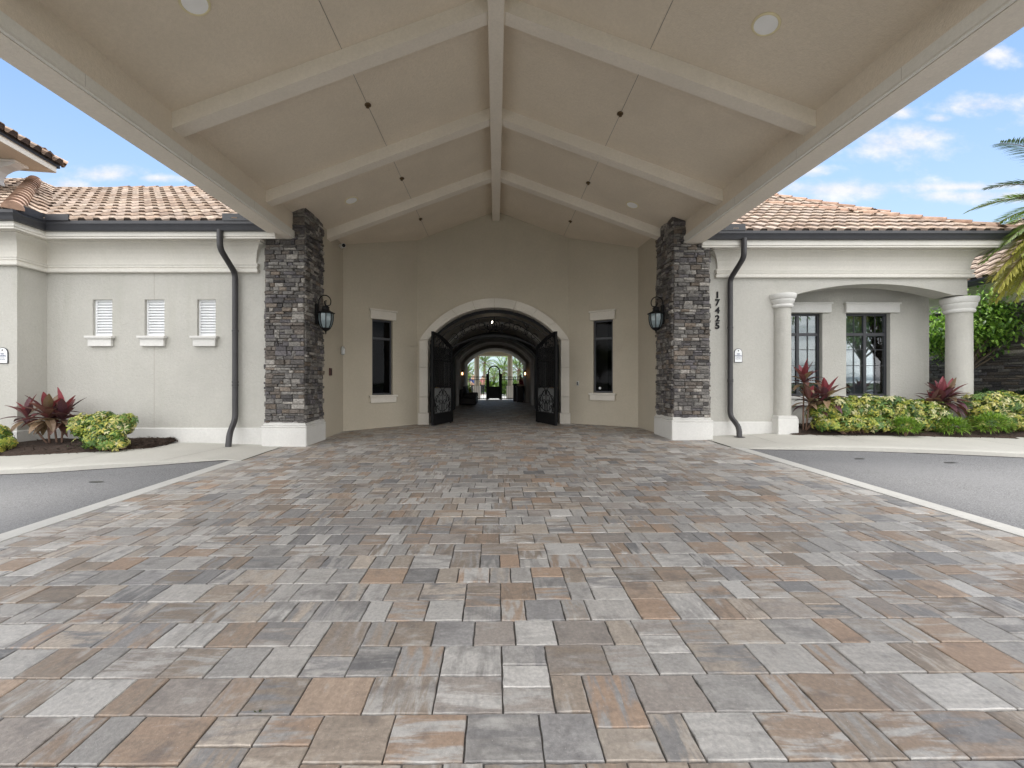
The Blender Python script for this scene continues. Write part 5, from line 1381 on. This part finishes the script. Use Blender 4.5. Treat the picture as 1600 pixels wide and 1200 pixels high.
def palm(base, crown, nf, L_, lab, seed, pal, spread=1., trunk_r=.16, grp=None, name='palm_tree', frond_list=None, leaflets=46, lw=.032, ll=.42):
    pr = random.Random(seed); t = thing(name, lab, 'palm tree', base, grp); C = Vector(crown); B = Vector(base)
    tk = MB(); n = 12; tk.tube([B.lerp(C, k/n)-Vector((0,0,.1 if k == 0 else 0)) for k in range(n+1)], [trunk_r*(1.15-.25*k/n+.06*(k%2)) for k in range(n+1)], 10); tk.build('trunk', M['bark'], t, smooth=True)
    st = MB(); lf = MB()
    fr = frond_list or [(k*2.399, R(80-95*(k/nf)**1.0*spread), 1.0, None) for k in range(nf)]
    for (az, el, sc, cc, *dr) in fr:
        dr = dr[0] if dr else 1.
        dd = Vector((math.cos(az)*math.cos(el), math.sin(az)*math.cos(el), math.sin(el))); p = C.copy(); pts = [p.copy()]; m = 12; ln = L_*sc
        side0 = dd.cross(Vector((0,0,1))).normalized()
        for k in range(m):
            dd = (dd + Vector((0,0,-(.045+.016*k)*dr))).normalized(); p = p + dd*ln/m; pts.append(p.copy())
        st.tube(pts, [.022*(1-.85*k/m) for k in range(m+1)], 5)
        for k in range(leaflets):
            q = .14+.86*k/leaflets; i = min(m-1, int(q*m)); fq = q*m-i; pp = pts[i].lerp(pts[i+1], fq); tv = (pts[i+1]-pts[i]).normalized()
            sd_ = side0; upv = sd_.cross(tv)
            if upv.z < 0: upv = -upv
            l = ll*sc*(math.sin(math.pi*(q*.80+.16)))**.7
            c0 = cc or pr.choice(pal)
            for sg in (-1, 1):
                dv = (sd_*sg*.75 + tv*.75 + upv*.28 + Vector((pr.uniform(-.1,.1),pr.uniform(-.1,.1),pr.uniform(-.1,.1)))).normalized(); b = pr.uniform(.75,1.2)
                leafstrip(lf, pp, dv, l*pr.uniform(.85,1.1), lw, .35, tuple(x*b for x in c0), seg=2, fold=.3)
    st.build('frond_stem', M['stem'], t); lf.build('fronds', M['leaf'], t, col_attr=True)
PG = [(.05,.10,.03),(.08,.14,.04),(.10,.16,.05),(.035,.07,.025)]
OL = (.46,.43,.10); OL2 = (.36,.39,.08); BR = (.46,.40,.18); DGN = (.08,.125,.08); MG = (.20,.29,.07)
d = 8.2
C_ = pos(1722,322,d)
fl = []; pf_ = random.Random(2)
for (azd, eld, ln, cc, dr) in ((180,50,2.75,DGN,.6),(176,24,1.95,DGN,.5),(183,8,2.2,MG,.5),(176,-2,2.2,MG,.55),(184,-10,2.35,OL2,.6),(178,-8,2.25,OL,.6),(172,-18,2.7,OL,.6),(186,-18,2.6,OL,.65),(180,-28,2.75,OL,.6),(168,-26,2.6,OL2,.6),(190,-30,2.6,BR,.6),(196,-16,2.4,OL2,.6),(163,-8,2.4,MG,.6),(200,-34,2.4,OL,.6),(160,-36,2.4,OL,.6),(176,-38,2.4,BR,.5),(178,-22,2.95,OL,.6),(184,-26,2.9,OL2,.6),(172,-30,2.95,OL,.55),(180,-34,2.9,OL2,.5),
    (150,30,2.2,MG,.6),(130,10,2.2,MG,.6),(120,50,2.1,DGN,.6),(90,30,2.2,MG,.6),(60,60,2.1,DGN,.6),(40,10,2.2,MG,.6),(10,40,2.2,MG,.6),(-20,0,2.2,OL2,.6),(-40,50,2.1,DGN,.6),(-70,20,2.2,MG,.6),(-95,45,2.1,MG,.6),(225,40,2.0,MG,.6),(240,5,2.1,OL2,.6),(260,-20,2.1,OL,.6),(110,-25,2.2,OL,.6)):
    fl.append((R(azd), R(eld), ln*.88/2.0, cc, dr))
palm((C_.x,d,g(12,d)), tuple(C_), 0, 2.0, 'date palm with drooping olive fronds at the right picture edge', 4, PG, frond_list=fl, leaflets=90, lw=.024, ll=.40)

# ------------------------------------------------------------------ stone-faced rear wing behind the tree
rw = thing('stone_wing', 'grey ledge-stone wing with white cornice behind the leafy tree', 'building', (13.1, 11, 0))
XW = 13.0
mb = MB(); stone_face(mb, (XW,16.5,0), (0,-1,0), (-1,0,0), 9.0, 0, 3.35, 77, (.05,.11), (.18,.55), .045); mb.cur = (.04,.04,.04); mb.box(XW+.02,XW+.3,7.5,16.5,-.1,3.35)
mb.build('stone_cladding', M['stone'], rw, col_attr=True)
mb = MB(); mb.sweep([(XW,16.5),(XW,7.5)], [(o, 3.35+z*.8) for o, z in CORN]); mb.build('cornice', M['trim'], rw)
mb = MB(); mb.sweep([(XW,16.5),(XW,7.5)], [(-.2,3.852),(.46,3.852),(.46,4.0),(-.2,4.0)]); mb.build('soffit', M['trim'], rw)
mb = MB(); mb.sweep([(XW,16.5),(XW,7.5)], [(o-.03, 3.86+z) for o, z in GUT]); mb.build('gutter', M['gutter'], rw)
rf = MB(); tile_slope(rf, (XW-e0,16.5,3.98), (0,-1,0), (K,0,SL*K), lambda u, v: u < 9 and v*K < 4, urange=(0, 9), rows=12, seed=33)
rr_ = rf.build('roof', M['tile'], rw, col_attr=True)
dk = MB(); deckpoly(dk, [(XW-e0,16.5,3.95),(XW-e0,7.5,3.95),(XW-e0+4,7.5,3.95+4*SL),(XW-e0+4,16.5,3.95+4*SL)]); dk.build('roof_deck', M['deck'], rr_)

# ================================================================== BEYOND THE PASSAGE
FZ = gfl + .0
M['portico_col'] = M['wall_warm']
pt = thing('pool_portico', 'tan portico of two round posts and a flat beam at the far passage end', 'portico', (AX, 28.5, FZ))
mb = MB(); mb.box(-4.5,4.5,28.3,28.7,Z(556,28.3),Z(556,28.3)+.7); mb.build('beam', M['wall_warm'], pt)
mb = MB(); mb.box(-4.5,4.5,26.35,28.3,Z(556,28.3)+.5,Z(556,28.3)+.6); mb.build('ceiling', M['wall_warm'], pt)
for px in (745, 797):
    x = X(px,28.5); mb = MB(); mb.lathe((x,28.5,FZ), [(.17,-.1),(.17,Z(556,28.3)-FZ)], 20); c = mb.build('post', M['wall_warm'], pt, smooth='angle')
    mb = MB(); mb.box(x-.25,x+.25,28.25,28.75,FZ-.05,FZ+.9,.02); mb.build('post_base', M['archstone'], c)
YFn = 27.2
pf = thing('pool_fence', 'black metal picket fence across the pool end of the passage', 'fence', (AX, YFn, FZ))
def fence_run(x0, x1):
    mb = MB(); zt_ = Z(588.5,YFn); mb.box(x0,x1,YFn-.02,YFn+.02,zt_-.04,zt_); mb.box(x0,x1,YFn-.02,YFn+.02,zt_-.22,zt_-.18); mb.box(x0,x1,YFn-.02,YFn+.02,FZ+.08,FZ+.12)
    n = int((x1-x0)/.11)
    for k in range(n+1): x = x0+(x1-x0)*k/n; mb.box(x-.008,x+.008,YFn-.008,YFn+.008,FZ+.05,zt_-.01)
    mb.build('picket_panel', M['iron'], pf)
xg0, xg1 = X(761,YFn), X(783,YFn)
fence_run(-2.3, xg0); fence_run(xg1, 2.3)
for x in (xg0, xg1): mb = MB(); mb.box(x-.06,x+.06,YFn-.06,YFn+.06,FZ,Z(584,YFn)); mb.build('fence_post', M['iron'], pf)
pg = thing('pool_gate', 'black round-topped gate with solid lower panel in the pool fence', 'gate', ((xg0+xg1)/2, YFn, FZ))
cxg = (xg0+xg1)/2; rg = (xg1-xg0)/2-.10
mb = MB(); zz = Z(572,YFn)-rg
pts = [(cxg-rg,YFn,FZ+.05),(cxg-rg,YFn,zz)] + [(cxg-rg*math.cos(math.pi*k/16),YFn,zz+rg*math.sin(math.pi*k/16)) for k in range(1,16)] + [(cxg+rg,YFn,zz),(cxg+rg,YFn,FZ+.05)]
mb.tube(pts, .045, 8); mb.build('gate_frame', M['iron'], pg)
mb = MB(); mb.box(cxg-rg,cxg+rg,YFn-.015,YFn+.015,FZ+.10,Z(604,YFn)); mb.build('lower_panel', M['iron'], pg)
mb = MB()
for k in range(1,5): x = cxg-rg+2*rg*k/5; mb.box(x-.008,x+.008,YFn-.008,YFn+.008,Z(604,YFn),Z(588,YFn))
mb.build('bars', M['iron'], pg)
mb = MB(); mb.box(xg1-.11,xg1-.05,YFn-.10,YFn-.03,1.15,1.4,.01); mb.build('latch_box', M['iron'], pg)
# palms and house past the pool
for (px, py, d, L_, nf, lab, sd_) in ((757,568,50,1.9,20,'round-headed palm seen beyond the passage left of the arched gate',1),(731,583,56,1.5,16,'small palm by the far house beyond the passage',2),(787,582,40,2.1,20,'bushy palm seen beyond the passage right of the arched gate',3),(811,580,34,2.4,20,'feathery palm with long fronds past the right portico post',4),(772,589,64,1.7,16,'distant palm seen through the arched pool gate',5)):
    c = (X(px,d),d,Z(py,d)); palm((c[0],d,FZ), c, nf, L_, lab, sd_, TG, spread=1.1, grp='palms beyond the pool', leaflets=20, lw=.075, ll=.7)
for (px, py, d, rx, sd_, lab) in ((772,600,40,2.2,31,'rounded green bush beyond the arched pool gate'),(800,597,36,2.0,32,'rounded green bush past the right portico post'),(752,601,42,2.0,33,'rounded green bush past the left portico post')):
    fineshrub((X(px,d),d,FZ+.5), (rx*.8,.8,.6), 500, lab, sd_, TG, .12, .35, 'garden_bush', 'bushes beyond the pool')
fh = thing('far_house', 'distant pale house with grey hipped roof beyond the pool', 'house', (X(728,70),70,FZ))
x0, x1 = X(700,70), X(741,70)
mb = MB(); mb.box(x0,x1,70,76,FZ,Z(588,70)); mb.build('wall', M['trim'], fh)
mb = MB(); za, zb2 = Z(588,70), Z(575,70)
mb.add([(x0-.5,69.4,za),(x1+.5,69.4,za),(x1+.5,76.6,za),(x0-.5,76.6,za),(x0+2.4,73,zb2),(x1-2.4,73,zb2)],[(0,1,5,4),(1,2,5),(2,3,4,5),(3,0,4)]); mb.build('roof', plain('grey_roof',(.28,.24,.22),.8), fh)
mb = MB()
for k in range(3): xx = x0+.5+k*1.3; mb.box(xx,xx+.7,69.96,70.02,FZ+1,FZ+2.3)
mb.build('window', M['frame'], fh)
# furniture inside the passage
M['wicker'] = plain('dark_wicker', (.018,.014,.012), .7, 0, .3, 60)
M['cushion'] = plain('black_cushion', (.014,.013,.014), .85)
sf = thing('lounge_sofa', 'dark wicker lounge sofa along the left side inside the passage', 'sofa', (-1.35, 21.5, FZ))
mb = MB(); mb.box(-1.80,-.98,20.8,23.0,FZ+.04,FZ+.36,.03); mb.box(-1.80,-1.62,20.8,23.0,FZ+.36,FZ+.80,.05); mb.box(-1.62,-.98,20.8,20.98,FZ+.36,FZ+.60,.04); mb.box(-1.62,-.98,22.82,23.0,FZ+.36,FZ+.60,.04); mb.build('sofa_frame', M['wicker'], sf)
for k in range(3): mb = MB(); y = 21.0+k*.61; mb.box(-1.60,-1.0,y,y+.58,FZ+.36,FZ+.50,.05); mb.build('seat_cushion', M['cushion'], sf)
for k in range(3): mb = MB(); y = 21.0+k*.61; mb.add([(-1.61,y,FZ+.5),(-1.61,y+.56,FZ+.5),(-1.66,y+.56,FZ+.95),(-1.66,y,FZ+.95),(-1.42,y,FZ+.5),(-1.42,y+.56,FZ+.5),(-1.52,y+.56,FZ+.93),(-1.52,y,FZ+.93)],[(0,1,2,3),(7,6,5,4),(0,4,5,1),(3,2,6,7),(0,3,7,4),(1,5,6,2)]); mb.build('back_cushion', M['cushion'], sf)
pp = thing('potted_plant', 'potted yellow-green plant by the pool end of the passage', 'plant', (-1.65, 25.2, FZ))
mb = MB(); mb.lathe((-1.55,25.2,FZ), [(.16,0),(.22,.35),(.25,.42),(.22,.42),(.20,.38)], 18); mb.build('pot', M['wicker'], pp, smooth='angle')
mb = MB(); pr = random.Random(3)
for k in range(60): a = pr.uniform(0,6.28); e = R(pr.uniform(30,88)); leafstrip(mb, (-1.55,25.2,FZ+.38), (math.cos(a)*math.cos(e),math.sin(a)*math.cos(e),math.sin(e)), pr.uniform(.3,.6), .06, .8, pr.choice([(.35,.36,.05),(.25,.3,.05),(.42,.40,.10)]), seg=4)
mb.build('foliage', M['leaf'], pp, col_attr=True)
pd = thing('reception_podium', 'black reception podium at the pool end of the passage', 'podium', (1.0, 25, FZ))
mb = MB(); mb.box(X(802,25),X(808,25)+.05,24.8,25.3,FZ,FZ+1.0,.01); mb.box(X(801,25),X(810,25),24.72,25.36,FZ+1.0,FZ+1.06,.01); mb.build('podium_body', M['wicker'], pd)
mb = MB(); mb.box(X(808,24),X(817,24),23.9,24.5,FZ,FZ+.86,.01); mb.box(X(806,24),X(819,24),23.8,24.55,FZ+.86,FZ+.92,.01); mb.build('counter', M['wicker'], pd)
M['skin'] = plain('skin', (.42,.25,.17), .6); M['redshirt'] = plain('red_shirt', (.22,.02,.03), .8); M['blueshirt'] = plain('blue_shirt', (.05,.08,.22), .8); M['pants'] = plain('dark_trousers', (.02,.02,.025), .9); M['hair'] = plain('dark_hair', (.02,.014,.01), .6); M['pinkshirt'] = plain('pink_shirt', (.5,.2,.2), .8)
def skinmesh(name, V, E, Rd, m, parent):
    o0 = ORG[parent.name]; me = bpy.data.meshes.new(name); me.from_pydata([tuple(Vector(v)-o0) for v in V], E, [])
    ob = bpy.data.objects.new(name, me); col.objects.link(ob); ob.parent = parent; me.materials.append(m)
    sm = ob.modifiers.new('skin', 'SKIN'); sm.use_smooth_shade = True
    for k, r in enumerate(Rd): me.skin_vertices[0].data[k].radius = (r, r)
    me.skin_vertices[0].data[0].use_root = True
    ss = ob.modifiers.new('sub', 'SUBSURF'); ss.levels = 1; ss.render_levels = 1
    return ob
def person(x, y, z, face, lab, shirt, trousers=True, lean=0., arm=0.):
    t = thing('person', lab, 'person', (x,y,z)); ca, sa = math.cos(face), math.sin(face)
    W = lambda s, f, h_: (x + ca*s - sa*f, y + sa*s + ca*f, z + h_)
    lf = lambda h_: lean*max(0,h_-.9)
    V = [W(0,lf(.95),.95),W(0,lf(1.2),1.18),W(0,lf(1.4),1.40),W(0,lf(1.5)+.01,1.50),W(0,lf(1.62)+.03,1.60),W(0,lf(1.7)+.02,1.69)]; E = [(0,1),(1,2),(2,3),(3,4),(4,5)]; Rd = [.13,.12,.13,.05,.085,.075]
    for sg in (-1,1):
        b = len(V); V += [W(sg*.19,lf(1.4),1.38),W(sg*.24,lf(1.1)+.02+arm*.12,1.12),W(sg*.22,lf(1.)+.08+arm*.30,.92+arm*.12),W(sg*.21,lf(1.)+.11+arm*.38,.84+arm*.17)]; E += [(2,b),(b,b+1),(b+1,b+2),(b+2,b+3)]; Rd += [.06,.042,.030,.028]
        b = len(V); V += [W(sg*.10,0,.86),W(sg*.11,.02,.48),W(sg*.11,-.01,.09),W(sg*.12,.12,.04)]; E += [(0,b),(b,b+1),(b+1,b+2),(b+2,b+3)]; Rd += [.085,.058,.04,.035]
    body = skinmesh('body', V, E, Rd, M['skin'], t)
    V = [W(0,lf(.98),.93),W(0,lf(1.2),1.18),W(0,lf(1.4),1.40)]; E = [(0,1),(1,2)]; Rd = [.145,.135,.145]
    for sg in (-1,1): b = len(V); V += [W(sg*.19,lf(1.4),1.38),W(sg*.225,lf(1.2)+.01+arm*.06,1.2)]; E += [(2,b),(b,b+1)]; Rd += [.075,.06]
    skinmesh('shirt', V, E, Rd, shirt, t)
    V = [W(0,0,.92)]; E = []; Rd = [.145]
    for sg in (-1,1): b = len(V); V += [W(sg*.10,0,.84),W(sg*.11,.02,.48),W(sg*.11,-.01,.12)]; E += [(0,b),(b,b+1),(b+1,b+2)]; Rd += [.10,.075,.06]
    skinmesh('trousers', V, E, Rd, M['pants'], t)
    V = [W(0,lf(1.7)-.01,1.70),W(0,lf(1.7)-.05,1.63)]; skinmesh('hair', V, [(0,1)], [.092,.080], M['hair'], t)
person(X(816,25.2), 24.95, FZ-.10, R(70), 'person in dark red shirt standing at the counter inside the passage', M['redshirt'], lean=.15, arm=.8)
person(X(739.5,33), 33, FZ, R(200), 'person in blue shirt walking beyond the fence left of the post', M['blueshirt'])
person(X(754,36), 36, FZ, R(30), 'person in pink shirt beyond the fence near the arched gate', M['pinkshirt'])
for (px, lab) in ((722.5,'lit warm wall sconce on the left side of the passage'),(820.5,'lit warm wall sconce on the right side of the passage')):
    d = 23.4; x = X(px,d); z = Z(583,d); sg = -1 if px < 772 else 1
    t = thing('wall_sconce', lab, 'wall lamp', (x,d,z), 'lit sconces at the end of the passage')
    mb = MB(); mb.box(x-.05,x+.05,d+.10,d+.16,z-.15,z+.15,.01); mb.tube([(x,d+.12,z-.10),(x,d,z-.12)], .012, 6); mb.lathe((x,d,z-.15), [(.03,0),(.07,.02),(.07,.04)], 12); mb.build('bracket', M['iron'], t)
    mb = MB(); mb.lathe((x,d,z-.10), [(.025,0),(.035,.06),(.025,.14),(.01,.15)], 12); mb.build('lamp_glass', M['bulb'], t, smooth=True)
    mb = MB(); mb.lathe((x,d,z+.10), [(.08,0),(.06,.03),(.01,.07)], 12); mb.build('lamp_cap', M['iron'], t)
ch = thing('chandelier', 'black iron chandelier with candle bulbs hanging in the passage vault', 'chandelier', (AX, 13.4, zcr))
zc0 = Z(507, 13.4); cy = 13.4
mb = MB(); mb.tube([(AX,cy,zcr+.02),(AX,cy,zc0-.12)], .014, 8); mb.lathe((AX,cy,zc0-.2), [(.01,0),(.05,.04),(.06,.10),(.03,.16)], 14)
for k in range(6):
    a = 2*math.pi*k/6+.3; mb.tube([(AX+r*math.cos(a),cy+r*math.sin(a),zc0+h_) for r, h_ in ((.03,-.1),(.14,-.18),(.26,-.16),(.32,-.08),(.32,-.04))], .010, 6); mb.lathe((AX+.32*math.cos(a),cy+.32*math.sin(a),zc0-.05), [(.012,0),(.04,.02),(.04,.03),(.012,.03)], 10)
mb.build('chandelier_frame', M['iron'], ch)
for k in range(6):
    a = 2*math.pi*k/6+.3; mb = MB(); mb.lathe((AX+.32*math.cos(a),cy+.32*math.sin(a),zc0-.02), [(.012,0),(.018,.04),(.002,.09)], 8); mb.build('candle_bulb', M['bulb_white'] if k in (4,) else M['lampglass'], ch)

# ------------------------------------------------------------------ trees across the road (seen mirrored in the porch windows)
for k, (x, y, s) in enumerate(((16,-16,1.3),(24,-20,1.6),(31,-14,1.5),(38,-24,1.8),(-20,-22,1.2),(-32,-17,1.1))):
    z = g(x,y); labs = ['nearest','second','third','fourth','leafy left','far left']
    leaf_tree((x,y,z), 6, (x,y,z+4.6*s), (2.4*s,2.4*s,1.9*s), 1500, f'broad shade tree across the road, {labs[k]} one mirrored in the porch windows' if x > 0 else f'broad shade tree across the road, {labs[k]} one', 60+k, TG, .42, .16, grp='shade trees across the road', name='shade_tree')
